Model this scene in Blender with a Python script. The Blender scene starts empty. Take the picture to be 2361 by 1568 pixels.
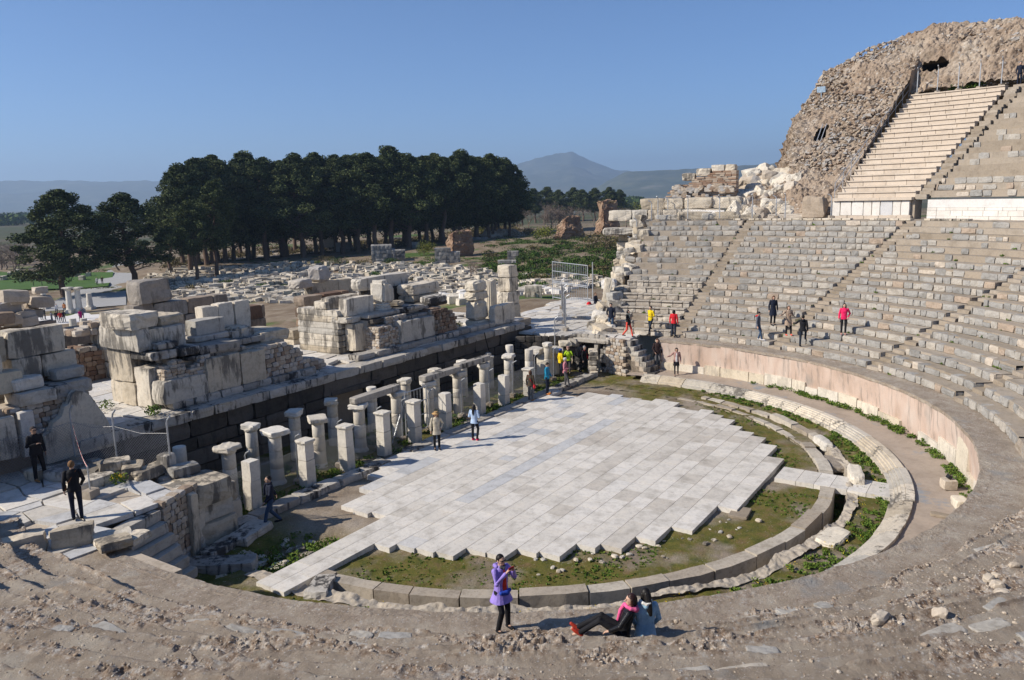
import bpy, math, random
import numpy as np
from mathutils import Vector, Matrix, Euler, Quaternion
R=math.radians
scene=bpy.context.scene
col=scene.collection
# ---------------- camera (ground frame: X along the stage, Y away from the seats, origin = orchestra centre)
AX=.9889; UX=np.array([math.cos(AX),math.sin(AX)]); WX=np.array([-math.sin(AX),math.cos(AX)])
TH,RO,FD=.1782,-.024,1823.14
CAM=np.array([-26.657,-17.414,10.498])
def w2(v,z): return Vector((v[0]*UX[0]+v[1]*UX[1], v[0]*WX[0]+v[1]*WX[1], z))
right=w2((1,0),0); fwd=w2((0,math.cos(TH)),-math.sin(TH)); up=w2((0,math.sin(TH)),math.cos(TH))
cR=math.cos(RO)*right+math.sin(RO)*up; cU=-math.sin(RO)*right+math.cos(RO)*up
cd=bpy.data.cameras.new('camera'); cam=bpy.data.objects.new('camera',cd); col.objects.link(cam)
cd.sensor_width=36; cd.lens=36*FD/2361; cd.clip_start=.1; cd.clip_end=60000
m=Matrix((cR,cU,-fwd)).transposed().to_4x4(); m.translation=Vector(CAM); cam.matrix_world=m
scene.camera=cam
# ---------------- sky, sun, exposure
SUN_AZ,SUN_EL=R(136),R(35)
world=bpy.data.worlds.new('World'); scene.world=world; world.use_nodes=True
nt=world.node_tree; nt.nodes.clear()
sky=nt.nodes.new('ShaderNodeTexSky'); sky.sky_type='NISHITA'; sky.sun_disc=False
sky.sun_elevation=SUN_EL; sky.sun_rotation=R(90)-SUN_AZ; sky.air_density=1.0; sky.dust_density=.85; sky.ozone_density=8; sky.altitude=2500
bg=nt.nodes.new('ShaderNodeBackground'); bg.inputs[1].default_value=.104
out=nt.nodes.new('ShaderNodeOutputWorld'); nt.links.new(sky.outputs[0],bg.inputs[0]); nt.links.new(bg.outputs[0],out.inputs[0])
sl=bpy.data.lights.new('sun','SUN'); sl.energy=5; sl.angle=R(.5); sl.color=(1,.915,.80)
so=bpy.data.objects.new('sun',sl); col.objects.link(so)
so.rotation_euler=(-Vector((math.cos(SUN_AZ)*math.cos(SUN_EL),math.sin(SUN_AZ)*math.cos(SUN_EL),math.sin(SUN_EL)))).to_track_quat('-Z','Y').to_euler()
so.location=(-30,30,60)
scene.view_settings.view_transform='Standard'; scene.view_settings.look='None'; scene.view_settings.exposure=.38; scene.view_settings.gamma=1
# ---------------- measuring helpers: where the sight line of a picture point meets a level or a plane
def ray(x,y):
    x=x-1180.5; y=784-y; c,s=math.cos(RO),math.sin(RO); x,y=c*x-s*y,s*x+c*y
    v=np.array([x,FD*math.cos(TH)+y*math.sin(TH)]); return np.array([v@UX,v@WX,-FD*math.sin(TH)+y*math.cos(TH)])
def G(x,y,z=0): r=ray(x,y); return CAM+r*((z-CAM[2])/r[2])
def PY(x,y,Y): r=ray(x,y); return CAM+r*((Y-CAM[1])/r[1])
def PD(x,y,d): r=ray(x,y); return CAM+r*(d/math.hypot(r[0],r[1]))
# ---------------- numpy value noise
def _h(ix,iy,iz,s):
    n=(ix.astype(np.int64)*374761393+iy.astype(np.int64)*668265263+iz.astype(np.int64)*2147483647+s*1274126177)&0xffffffff
    n=((n^(n>>13))*1274126177)&0xffffffff; n=(n^(n>>16))&0xffffff
    return n/float(0xffffff)
def vn(p,f=1.,s=0):
    p=np.asarray(p,float)*f; i=np.floor(p); t=p-i; t=t*t*(3-2*t); i=i.astype(np.int64); r=0
    for dx in (0,1):
        wx=t[:,0] if dx else 1-t[:,0]
        for dy in (0,1):
            wy=t[:,1] if dy else 1-t[:,1]
            for dz in (0,1):
                wz=t[:,2] if dz else 1-t[:,2]
                r=r+wx*wy*wz*_h(i[:,0]+dx,i[:,1]+dy,i[:,2]+dz,s)
    return r*2-1
def fbm(p,f=1.,o=4,s=0,g=.5):
    r=0;a=1.
    for k in range(o): r=r+a*vn(p,f*2**k,s+k*17); a*=g
    return r
rng=random.Random(7); nr=np.random.RandomState(7)
# ---------------- mesh builder
_cube={}
def cubegrid(n):
    if n in _cube: return _cube[n]
    idx={};V=[];F=[]
    def vid(p):
        k=tuple(p)
        if k not in idx: idx[k]=len(V); V.append([2*c/n-1 for c in k])
        return idx[k]
    for ax in range(3):
        for sd in (0,n):
            u,v=(ax+1)%3,(ax+2)%3
            for i in range(n):
                for j in range(n):
                    q=[]
                    for a,b in ((0,0),(1,0),(1,1),(0,1)):
                        p=[0,0,0]; p[ax]=sd; p[u]=i+a; p[v]=j+b; q.append(vid(p))
                    F.append(q if sd else q[::-1])
    _cube[n]=(np.array(V,float),np.array(F)); return _cube[n]
class MB:
    def __init__(s): s.V=[];s.Q=[];s.T=[];s.nv=0;s.tq=[];s.tt=[];s.mq=[];s.mt=[]
    def add(s,V,F,tint=.5,mi=0):
        V=np.asarray(V,float); F=np.asarray(F); s.V.append(V)
        if len(F):
            t=np.broadcast_to(np.asarray(tint,float),(len(F),))
            if F.shape[1]==4: s.Q.append(F+s.nv); s.tq.append(t); s.mq.append(np.full(len(F),mi))
            else: s.T.append(F+s.nv); s.tt.append(t); s.mt.append(np.full(len(F),mi))
        s.nv+=len(V); return s
    def rock(s,c,size,rot=(0,0,0),n=2,rd=.12,amp=.04,tint=.5,seed=None,mi=0,fr=1.6):
        V,F=cubegrid(n); ext=(np.abs(V)>.999).sum(1); rd=rd*.5 if rd<.35 else rd*.8; V=V*(1-rd*np.clip(ext-1,0,2)[:,None]*.5)
        h=np.array(size)/2.; V=V*h
        if amp>0:
            sd=rng.randrange(9999) if seed is None else seed
            o=np.array([sd%97,sd%89,sd%83])*1.7
            d=np.stack([vn(V+o+k*31.7,fr/max(min(size),.05)) for k in range(3)],1)
            if n>=4: d=d+.45*np.stack([vn(V+o+k*13.7,3.1*fr/max(min(size),.05)) for k in range(3)],1)
            V=V+d*amp*np.minimum(h*2,min(size)*3)
        M=np.array(Euler(rot).to_matrix()); V=V@M.T+np.array(c)
        return s.add(V,F,tint,mi)
    def box(s,x0,x1,y0,y1,z0,z1,tint=.5,mi=0,rz=0,n=1,rd=0,amp=0):
        return s.rock(((x0+x1)/2,(y0+y1)/2,(z0+z1)/2),(x1-x0,y1-y0,z1-z0),(0,0,rz),n,rd,amp,tint,mi=mi)
    def tube(s,pts,rad,n=8,tint=.5,cap=True,mi=0,flat=None):
        pts=[np.array(p,float) for p in pts]; rad=rad if hasattr(rad,'__len__') else [rad]*len(pts)
        rings=[]; up0=None
        for i,p in enumerate(pts):
            d=pts[min(i+1,len(pts)-1)]-pts[max(i-1,0)]; d=d/(np.linalg.norm(d)+1e-9)
            a=np.cross(d,up0) if up0 is not None else np.cross(d,[0,0,1] if abs(d[2])<.9 else [1,0,0])
            if np.linalg.norm(a)<1e-3: a=np.cross(d,[1,0,0])
            a/=np.linalg.norm(a); b=np.cross(a,d); up0=b if up0 is None else b
            th=np.arange(n)*2*math.pi/n
            rings.append(p+rad[i]*(np.cos(th)[:,None]*a+np.sin(th)[:,None]*b))
        V=np.concatenate(rings); F=[]
        for i in range(len(pts)-1):
            for j in range(n): F.append([i*n+j,i*n+(j+1)%n,(i+1)*n+(j+1)%n,(i+1)*n+j])
        s.add(V,F,tint,mi)
        if cap:
            for i,o in ((0,1),(len(pts)-1,0)):
                c=pts[i]; ring=rings[i]; V=np.vstack([ring,c]); T=[[j,(j+1)%n,n] if not o else [(j+1)%n,j,n] for j in range(n)]
                s.add(V,T,tint,mi)
        return s
    def lathe(s,c,prof,n=16,tint=.5,tilt=(0,0),mi=0,rot=0):
        return s.tube([(c[0]+tilt[0]*z,c[1]+tilt[1]*z,c[2]+z) for r,z in prof],[r for r,z in prof],n,tint,True,mi)
    def poly(s,P,z0,z1,tint=.5,mi=0):
        P=np.array(P,float);n=len(P); V=np.vstack([np.c_[P,np.full(n,z0)],np.c_[P,np.full(n,z1)]])
        s.add(V,[[i,(i+1)%n,n+(i+1)%n,n+i] for i in range(n)],tint,mi)
        c=P.mean(0); V=np.vstack([V,[c[0],c[1],z1],[c[0],c[1],z0]])
        s.add(V,[[n+i,n+(i+1)%n,2*n] for i in range(n)]+[[(i+1)%n,i,2*n+1] for i in range(n)],tint,mi); return s
    def build(s,name,mat,parent=None,smooth=False,loc=None):
        V=np.concatenate(s.V) if s.V else np.zeros((0,3))
        loops=[];ls=[];t=[];mi=[];k=0
        nq=sum(len(q) for q in s.Q); ntt=sum(len(q) for q in s.T)
        if nq: loops.append(np.concatenate(s.Q).ravel()); t+=s.tq; mi+=s.mq
        if ntt: loops.append(np.concatenate(s.T).ravel()); t+=s.tt; mi+=s.mt
        L=np.concatenate(loops).astype(np.int32)
        tot=np.concatenate([np.full(nq,4),np.full(ntt,3)]).astype(np.int32)
        st=np.concatenate([[0],np.cumsum(tot)[:-1]]).astype(np.int32)
        me=bpy.data.meshes.new(name); me.vertices.add(len(V)); me.loops.add(len(L)); me.polygons.add(len(tot))
        if loc is not None: V=V-np.array(loc)
        me.vertices.foreach_set('co',V.astype(np.float32).ravel()); me.loops.foreach_set('vertex_index',L)
        me.polygons.foreach_set('loop_start',st); me.polygons.foreach_set('loop_total',tot)
        me.polygons.foreach_set('use_smooth',np.full(len(tot),bool(smooth)) if not callable(smooth) else smooth(np.concatenate(t)))
        a=me.attributes.new('tint','FLOAT','FACE'); a.data.foreach_set('value',np.concatenate(t).astype(np.float32))
        for mm in (mat if isinstance(mat,(list,tuple)) else [mat]): me.materials.append(mm)
        me.polygons.foreach_set('material_index',np.concatenate(mi).astype(np.int32))
        me.update(calc_edges=True); me.validate()
        o=bpy.data.objects.new(name,me); col.objects.link(o)
        if parent is not None: o.parent=parent
        if loc is not None: o.location=loc
        return o
def tag(o,label=None,cat=None,group=None,kind=None):
    if label: o['label']=label
    if cat: o['category']=cat
    if group: o['group']=group
    if kind: o['kind']=kind
    return o
def empty(name,label,cat,loc=(0,0,0),rz=0,group=None):
    o=bpy.data.objects.new(name,None); col.objects.link(o); o.location=loc; o.rotation_euler=(0,0,rz); o.empty_display_size=.3
    return tag(o,label,cat,group)
def kids(o): return [c for c in bpy.data.objects if c.parent==o]
def copy_tree(o,parent=None,tree=None):
    c=o.copy(); col.objects.link(c); c.parent=parent
    for ch in o.children: copy_tree(ch,c)
    return c
def grid_mesh(mb,P,tint=.5,mi=0,mask=None):
    n,m_=P.shape[:2]; idx=np.arange(n*m_).reshape(n,m_)
    F=np.stack([idx[:-1,:-1],idx[1:,:-1],idx[1:,1:],idx[:-1,1:]],-1).reshape(-1,4)
    if mask is not None: F=F[mask.reshape(-1)]
    if hasattr(tint,'__len__'): tint=np.asarray(tint).reshape(-1); tint=tint[mask.reshape(-1)] if mask is not None else tint
    mb.add(P.reshape(-1,3),F,tint,mi)
# ---------------- materials
def M(name):
    mt=bpy.data.materials.new(name); mt.use_nodes=True; nt=mt.node_tree; nt.nodes.clear()
    o=nt.nodes.new('ShaderNodeOutputMaterial'); b=nt.nodes.new('ShaderNodeBsdfPrincipled'); nt.links.new(b.outputs[0],o.inputs[0])
    b.inputs['Specular IOR Level'].default_value=.25
    return mt,nt,b
def N(nt,t,**k):
    n=nt.nodes.new('ShaderNode'+t)
    for a,v in k.items():
        if a.startswith('i_'): n.inputs[a[2:].replace('_',' ')].default_value=v
        else: setattr(n,a,v)
    return n
def ramp(nt,stops,fac,interp='LINEAR'):
    r=nt.nodes.new('ShaderNodeValToRGB'); r.color_ramp.interpolation=interp; e=r.color_ramp.elements
    while len(e)<len(stops): e.new(.5)
    for i,(p,c) in enumerate(stops): e[i].position=p; e[i].color=(*c,1) if len(c)==3 else c
    nt.links.new(fac,r.inputs[0]); return r.outputs[0]
def mixc(nt,a,b,f,mode='MIX'):
    n=nt.nodes.new('ShaderNodeMix'); n.data_type='RGBA'; n.blend_type=mode
    for s,v in ((n.inputs[0],f),(n.inputs[6],a),(n.inputs[7],b)):
        if hasattr(v,'links'): nt.links.new(v,s)
        elif isinstance(v,(int,float)): s.default_value=v
        else: s.default_value=(*v,1)
    return n.outputs[2]
def coords(nt,scale=(1,1,1),obj=False):
    if obj: s=nt.nodes.new('ShaderNodeTexCoord').outputs['Object']
    else: s=nt.nodes.new('ShaderNodeNewGeometry').outputs['Position']
    mp=nt.nodes.new('ShaderNodeMapping'); mp.inputs['Scale'].default_value=scale; nt.links.new(s,mp.inputs[0]); return mp.outputs[0]
def noise(nt,v,sc,det=4,ro=.6,out=0):
    n=N(nt,'TexNoise'); n.inputs['Scale'].default_value=sc; n.inputs['Detail'].default_value=det; n.inputs['Roughness'].default_value=ro
    nt.links.new(v,n.inputs['Vector']); return n.outputs[out]
def gray(nt,f,lo,hi): return ramp(nt,[(lo,(0,0,0)),(hi,(1,1,1))],f)
def stone(name,cols,mott=.35,streak=0,streakc=(.05,.048,.045),pits=.25,bump=.35,sc=1.,rough=.9,speck=None,lich=None,obj=False,bd=.02):
    """cols: colour stops picked by each block's own tint; mottling, dark lichen streaks and pits on top"""
    mt,nt,b=M(name); v=coords(nt,obj=obj)
    at=N(nt,'Attribute',attribute_name='tint')
    c=ramp(nt,cols,at.outputs['Fac'])
    n1=noise(nt,v,1.7*sc,6,.65); n2=noise(nt,v,9*sc,5,.7)
    c=mixc(nt,c,(.0,.0,.0),1,'MIX') if False else c
    c=mixc(nt,c,ramp(nt,[(.3,(.62,.6,.57)),(.5,(1,1,1)),(.75,(1.12,1.08,1.02))],n1),mott*1.6 if mott<.6 else 1,'MULTIPLY')
    c=mixc(nt,c,ramp(nt,[(.35,(.55,.52,.5)),(.52,(1,1,1))],n2),pits,'MULTIPLY')
    if streak:
        vs=coords(nt,(1.6,1.6,.28),obj); s1=noise(nt,vs,2.4*sc,5,.7); s2=noise(nt,v,.55*sc,3,.5)
        ad=nt.nodes.new('ShaderNodeMath'); ad.operation='ADD'; nt.links.new(s1,ad.inputs[0]); nt.links.new(s2,ad.inputs[1])
        f=ramp(nt,[(.515,(0,0,0)),(.575,(streak,)*3)],_half(nt,ad.outputs[0]))
        c=mixc(nt,c,streakc,f)
    if speck:
        vo=N(nt,'TexVoronoi'); vo.inputs['Scale'].default_value=speck[1]; nt.links.new(v,vo.inputs['Vector'])
        sp=ramp(nt,[(.12,(1,1,1)),(.28,(0,0,0))],vo.outputs['Distance']); n3=gray(nt,noise(nt,v,speck[1]*.35,3),.48,.56)
        c=mixc(nt,c,speck[0],mixc(nt,(0,0,0),sp,n3))
    if lich:
        l=gray(nt,noise(nt,v,lich[1],5,.7),.56,.64); c=mixc(nt,c,lich[0],l)
    nt.links.new(c,b.inputs['Base Color']); b.inputs['Roughness'].default_value=rough
    bp=N(nt,'Bump'); bp.inputs['Strength'].default_value=bump; bp.inputs['Distance'].default_value=bd
    nb=noise(nt,v,14*sc,6,.75); nt.links.new(nb,bp.inputs['Height']); nt.links.new(bp.outputs[0],b.inputs['Normal'])
    return mt
def _half(nt,o):
    m_=nt.nodes.new('ShaderNodeMath'); m_.operation='MULTIPLY'; m_.inputs[1].default_value=.5; nt.links.new(o,m_.inputs[0]); return m_.outputs[0]
def plain(name,c,rough=.7,metal=0,var=.15,sc=6):
    mt,nt,b=M(name); v=coords(nt,obj=True)
    cc=mixc(nt,c,ramp(nt,[(.3,(1-var*2,)*3),(.7,(1+var,)*3)],noise(nt,v,sc,4)),1,'MULTIPLY')
    nt.links.new(cc,b.inputs['Base Color']); b.inputs['Roughness'].default_value=rough; b.inputs['Metallic'].default_value=metal
    return mt
def leafy(name,c1,c2,c3,sc=1.):
    mt,nt,b=M(name); at=N(nt,'Attribute',attribute_name='tint')
    c=ramp(nt,[(0,c1),(.5,c2),(1,c3)],at.outputs['Fac']); nt.links.new(c,b.inputs['Base Color']); b.inputs['Roughness'].default_value=.85
    b.inputs['Specular IOR Level'].default_value=.15
    return mt
m_pave=stone('paving_marble',[(0,(.44,.40,.345)),(.3,(.57,.54,.485)),(.6,(.66,.63,.575)),(.8,(.50,.505,.505)),(1,(.44,.45,.46))],mott=.45,pits=.35,bump=.1,rough=.75,bd=.01)
m_marb=stone('weathered_marble',[(0,(.42,.36,.27)),(.4,(.58,.51,.40)),(.7,(.64,.58,.48)),(1,(.38,.37,.34))],mott=.45,streak=.8,streakc=(.095,.087,.077),pits=.4,bump=.5)
m_marbc=stone('cream_marble',[(0,(.55,.48,.36)),(.5,(.66,.6,.49)),(1,(.6,.58,.54))],mott=.3,streak=.3,streakc=(.16,.15,.14),pits=.35,bump=.4)
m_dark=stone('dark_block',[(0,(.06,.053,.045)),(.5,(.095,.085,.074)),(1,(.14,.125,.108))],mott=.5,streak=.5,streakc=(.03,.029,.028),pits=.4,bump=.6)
m_corn=stone('stained_cornice',[(0,(.3,.28,.25)),(.5,(.42,.39,.34)),(1,(.5,.47,.42))],mott=.45,streak=1,streakc=(.055,.052,.05),pits=.4,bump=.5)
m_brown=stone('brown_block',[(0,(.16,.10,.07)),(.4,(.26,.18,.125)),(.75,(.33,.27,.21)),(1,(.30,.29,.27))],mott=.5,streak=.5,streakc=(.07,.06,.05),pits=.4,bump=.5)
m_rub=stone('rubble_masonry',[(0,(.25,.18,.13)),(.35,(.42,.35,.27)),(.7,(.52,.46,.38)),(1,(.36,.35,.34))],mott=.4,pits=.4,bump=.5)
m_seat=stone('seat_stone',[(0,(.26,.255,.24)),(.25,(.345,.335,.312)),(.5,(.41,.385,.34)),(.75,(.46,.41,.34)),(.92,(.38,.30,.23)),(1,(.58,.53,.45))],mott=.5,pits=.5,bump=.6)
m_mort=stone('seat_mortar',[(0,(.27,.225,.17)),(.5,(.335,.285,.225)),(1,(.39,.345,.285))],mott=.4,pits=.3,bump=.4,sc=.8)
m_pale=stone('pale_seat_stone',[(0,(.47,.40,.32)),(.6,(.57,.49,.40)),(1,(.62,.55,.46))],mott=.25,pits=.2,bump=.2)
m_white=stone('white_marble',[(0,(.6,.56,.5)),(.6,(.72,.69,.64)),(1,(.55,.55,.55))],mott=.22,pits=.2,bump=.25)
m_conc=stone('eroded_conglomerate',[(0,(.27,.23,.185)),(.5,(.36,.32,.265)),(1,(.44,.41,.36))],mott=.55,pits=.6,bump=.9,sc=1.3,speck=((.58,.55,.5),13),bd=.03)
m_hill=stone('rubble_slope',[(0,(.26,.19,.135)),(.5,(.36,.285,.215)),(1,(.44,.38,.31))],mott=.55,pits=.6,bump=.9,sc=.7,speck=((.5,.46,.4),2.2),bd=.08)

def bankmat():
    mt,nt,b=M('seat_conglomerate'); v=coords(nt); at=N(nt,'Attribute',attribute_name='tint')
    cem=ramp(nt,[(.3,(.22,.175,.13)),(.5,(.325,.27,.21)),(.7,(.42,.37,.30))],noise(nt,v,1.3,6,.65))
    rou=ramp(nt,[(.32,(.09,.06,.04)),(.44,(.24,.175,.125)),(.55,(.38,.32,.26)),(.66,(.54,.51,.46))],noise(nt,v,5,6,.75))
    mk=nt.nodes.new('ShaderNodeMath'); mk.operation='ADD'; nt.links.new(at.outputs['Fac'],mk.inputs[0]); nt.links.new(noise(nt,v,2.2,5,.7),mk.inputs[1])
    f=gray(nt,_half(nt,mk.outputs[0]),.41,.53); c=mixc(nt,cem,rou,f)
    for sc,lo,hi in ((34,.1,.2),(15,.1,.24)):
        vo=N(nt,'TexVoronoi'); vo.inputs['Scale'].default_value=sc; nt.links.new(v,vo.inputs['Vector']); vc=nt.nodes.new('ShaderNodeSeparateColor'); nt.links.new(vo.outputs['Color'],vc.inputs[0])
        pc=ramp(nt,[(0,(.14,.10,.08)),(.35,(.36,.31,.26)),(.6,(.50,.47,.43)),(.8,(.62,.60,.56)),(1,(.32,.33,.35))],vc.outputs[0])
        sp=ramp(nt,[(lo,(1,1,1)),(hi+.1,(0,0,0))],vo.outputs['Distance']); c=mixc(nt,c,pc,mixc(nt,(0,0,0),sp,mixc(nt,ramp(nt,[(.5,(0,0,0)),(.62,(.8,.8,.8))],vc.outputs[1]),(1,1,1),mixc(nt,(0,0,0),f,.7))))
    c=mixc(nt,c,(.26,.255,.24),gray(nt,noise(nt,v,.8,4),.60,.75)); nt.links.new(c,b.inputs['Base Color']); b.inputs['Roughness'].default_value=.95
    bp=N(nt,'Bump'); bp.inputs['Strength'].default_value=1; bp.inputs['Distance'].default_value=.035; nt.links.new(noise(nt,v,19,8,.85),bp.inputs['Height']); nt.links.new(bp.outputs[0],b.inputs['Normal']); return mt
m_bank=bankmat()
m_kerb=stone('kerb_stone',[(0,(.33,.28,.22)),(.5,(.42,.37,.30)),(1,(.5,.46,.39))],mott=.5,pits=.5,bump=.6)

# ================= SETTING =================
def groundmat():
    mt,nt,b=M('orchestra_earth'); v=coords(nt)
    base=ramp(nt,[(.3,(.17,.125,.09)),(.5,(.27,.22,.165)),(.7,(.34,.29,.235))],noise(nt,v,.7,5,.6))
    moss=ramp(nt,[(.3,(.06,.075,.014)),(.5,(.125,.115,.022)),(.68,(.17,.115,.05))],noise(nt,v,2.2,5,.7))
    mk=gray(nt,noise(nt,v,.32,5,.62),.39,.52)
    for c0_,r_ in (((-7.3,1.9,0),3.6),((10,2.2,0),3.2),((0,13.4,0),.1)):
        dv=N(nt,'VectorMath',operation='DISTANCE'); dv.inputs[1].default_value=c0_; nt.links.new(v,dv.inputs[0])
        mr_=N(nt,'MapRange'); mr_.inputs[1].default_value=r_*.55; mr_.inputs[2].default_value=r_*1.05; nt.links.new(dv.outputs['Value'],mr_.inputs[0]); mk=mixc(nt,(0,0,0),mk,mr_.outputs[0])
    c=mixc(nt,base,moss,mk)
    vo=N(nt,'TexVoronoi'); vo.inputs['Scale'].default_value=14; nt.links.new(v,vo.inputs['Vector'])
    c=mixc(nt,c,(.46,.43,.38),mixc(nt,(0,0,0),ramp(nt,[(.1,(1,1,1)),(.22,(0,0,0))],vo.outputs['Distance']),gray(nt,noise(nt,v,3,3),.5,.6)))
    c=mixc(nt,c,ramp(nt,[(.3,(.6,.6,.6)),(.6,(1.1,1.1,1.1))],noise(nt,v,22,4,.7)),1,'MULTIPLY')
    nt.links.new(c,b.inputs['Base Color']); b.inputs['Roughness'].default_value=.95
    bp=N(nt,'Bump'); bp.inputs['Strength'].default_value=.7; bp.inputs['Distance'].default_value=.05
    nt.links.new(noise(nt,v,12,6,.75),bp.inputs['Height']); nt.links.new(bp.outputs[0],b.inputs['Normal']); return mt
m_ground=groundmat()
m_walk=stone('walkway_dirt',[(0,(.3,.24,.185)),(.5,(.37,.305,.245)),(1,(.43,.38,.32))],mott=.3,pits=.25,bump=.25,sc=.6,lich=((.25,.26,.27),.5))
def plaster():
    mt,nt,b=M('pink_plaster'); v=coords(nt)
    c=ramp(nt,[(.3,(.44,.33,.26)),(.5,(.54,.42,.345)),(.7,(.58,.49,.42))],noise(nt,coords(nt,(1,1,.35)),1.1,4,.6))
    vs=coords(nt,(4,4,.22)); st=gray(nt,noise(nt,vs,1.2,5,.7),.52,.68)
    c=mixc(nt,c,(.2,.175,.155),mixc(nt,(0,0,0),st,.8)); c=mixc(nt,c,(.30,.27,.24),gray(nt,noise(nt,v,.45,3,.5),.56,.7))
    nt.links.new(c,b.inputs['Base Color']); b.inputs['Roughness'].default_value=.9
    bp=N(nt,'Bump'); bp.inputs['Strength'].default_value=.3; bp.inputs['Distance'].default_value=.02
    nt.links.new(noise(nt,v,8,6,.7),bp.inputs['Height']); nt.links.new(bp.outputs[0],b.inputs['Normal']); return mt
m_plast=plaster()
def pol(r,a,z): return (r*math.cos(R(a)),r*math.sin(R(a)),z)
# --- terrain sheet reaching the horizon: heights measured at points, blended between
CP=[(35,104,-6.5),(25,91,-6.0),(47,117,-6.5),(56,142,-6.6),(70,188,-7.0),(74,163,-7.0),(83,224,-7.2),(53,123,-6.0),(97,150,-4.0),(116,157,-4.0),(143,160,-3.5),(167,156,-3.0),(176,145,-2.0),(199,136,-1.0),(75,131,-4.5),(81,102,-4.0),(86,127,-4.0),(61,102,-4.0),(48,73,-3.0),(77,76,-3.5),(83,66,-3.0),(56,46,-2.5),(58,40,-2.0),(83,53,-2.5),(58,33,-1.0),(88,43,-0.5),(171,80,0.0),(162,86,-0.5),(137,87,-1.5),(111,82,-2.5),(100,54,-1.0),(215,96,0.5),(215,137,-1.0),(42,18,0.5),(116,197,-5.5),(96,95,-2.5),(103,82,-2.3),
 (0,40,-2.5),(20,40,-2.6),(-30,45,-3.5),(-30,90,-6.5),(0,80,-5.5),(10,120,-6.8),(300,300,-7),(150,400,-8),(0,300,-8),(-200,200,-8),(400,100,-3),(350,0,2),(150,20,2),(90,-20,3),(500,500,-8.5),(20,27,-1.),(0,27,-1),(-20,27,-1),(33,22,1),(-40,30,-2),(300,-200,4),(0,-300,6),(-200,-100,0),(1500,1500,-9),(-1500,1500,-9),(1500,-1500,-5),(-1500,-1500,-5),(30,20,1.2)]
CPa=np.array(CP,float)
def terr(x,y):
    x=np.asarray(x,float); y=np.asarray(y,float); sh=x.shape; x=x.ravel(); y=y.ravel()
    d2=(x[:,None]-CPa[:,0])**2+(y[:,None]-CPa[:,1])**2; sig=((np.hypot(x,y)*.05)**2+20)[:,None]
    w=1/(d2+sig)**1.7; z=(w*CPa[:,2]).sum(1)/w.sum(1)
    # under the theatre the sheet stays low
    c=np.clip((24-np.hypot(x,np.minimum(y,0)*1)-0)/6,0,1)*(y<22); c=np.where((np.abs(x)<26)&(y<24),1,c); c=np.where((y<8)&(np.hypot(x,y)<75),1,c)
    t=np.clip((y-21)/5,0,1); c=np.where(y>21,c*(1-t),c)
    z=z*(1-c)+(-2.6)*c
    return z.reshape(sh)
def terrain():
    u=np.linspace(-1,1,341); s=np.sinh(u*6.6)/np.sinh(6.6)*16000
    X,Y=np.meshgrid(s+50,s+60,indexing='ij'); Z=terr(X,Y); p=np.stack([X.ravel(),Y.ravel(),X.ravel()*0],1)
    near=np.clip((600-np.hypot(X,Y))/500,0,1).ravel()
    Z=Z+((fbm(p,.12,4,3)*.28)*near).reshape(Z.shape)
    mb=MB(); grid_mesh(mb,np.stack([X,Y,Z],-1)[:, :][::1,::1])
    mt,nt,b=M('plain_ground'); v=coords(nt)
    at=noise(nt,v,.035,5,.6)
    earth=ramp(nt,[(.35,(.15,.105,.065)),(.55,(.23,.18,.125)),(.7,(.30,.25,.19))],noise(nt,v,.4,6,.65))
    green=ramp(nt,[(.35,(.035,.065,.015)),(.55,(.07,.12,.022)),(.7,(.13,.13,.05))],noise(nt,v,.9,5,.65))
    c=mixc(nt,earth,green,gray(nt,noise(nt,v,.06,6,.65),.53,.60))
    # farther out the fields: long patches of brown scrub and green crops
    vf=coords(nt,(.35,1.6,1)); fld=ramp(nt,[(.35,(.075,.062,.042)),(.48,(.055,.068,.028)),(.55,(.12,.10,.07)),(.65,(.06,.08,.03))],noise(nt,vf,.004,4,.6))
    sp=N(nt,'SeparateXYZ'); g=nt.nodes.new('ShaderNodeNewGeometry')
    ln=N(nt,'VectorMath',operation='LENGTH'); nt.links.new(g.outputs['Position'],ln.inputs[0])
    mr=N(nt,'MapRange'); mr.inputs[1].default_value=260; mr.inputs[2].default_value=420; nt.links.new(ln.outputs['Value'],mr.inputs[0])
    c=mixc(nt,c,fld,mr.outputs[0])
    nt.links.new(c,b.inputs['Base Color']); b.inputs['Roughness'].default_value=1
    bp=N(nt,'Bump'); bp.inputs['Strength'].default_value=.5; bp.inputs['Distance'].default_value=.15
    nt.links.new(noise(nt,v,2.5,6,.7),bp.inputs['Height']); nt.links.new(bp.outputs[0],b.inputs['Normal'])
    tag(mb.build('ground',mt,smooth=True),kind='structure')
terrain()
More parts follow.
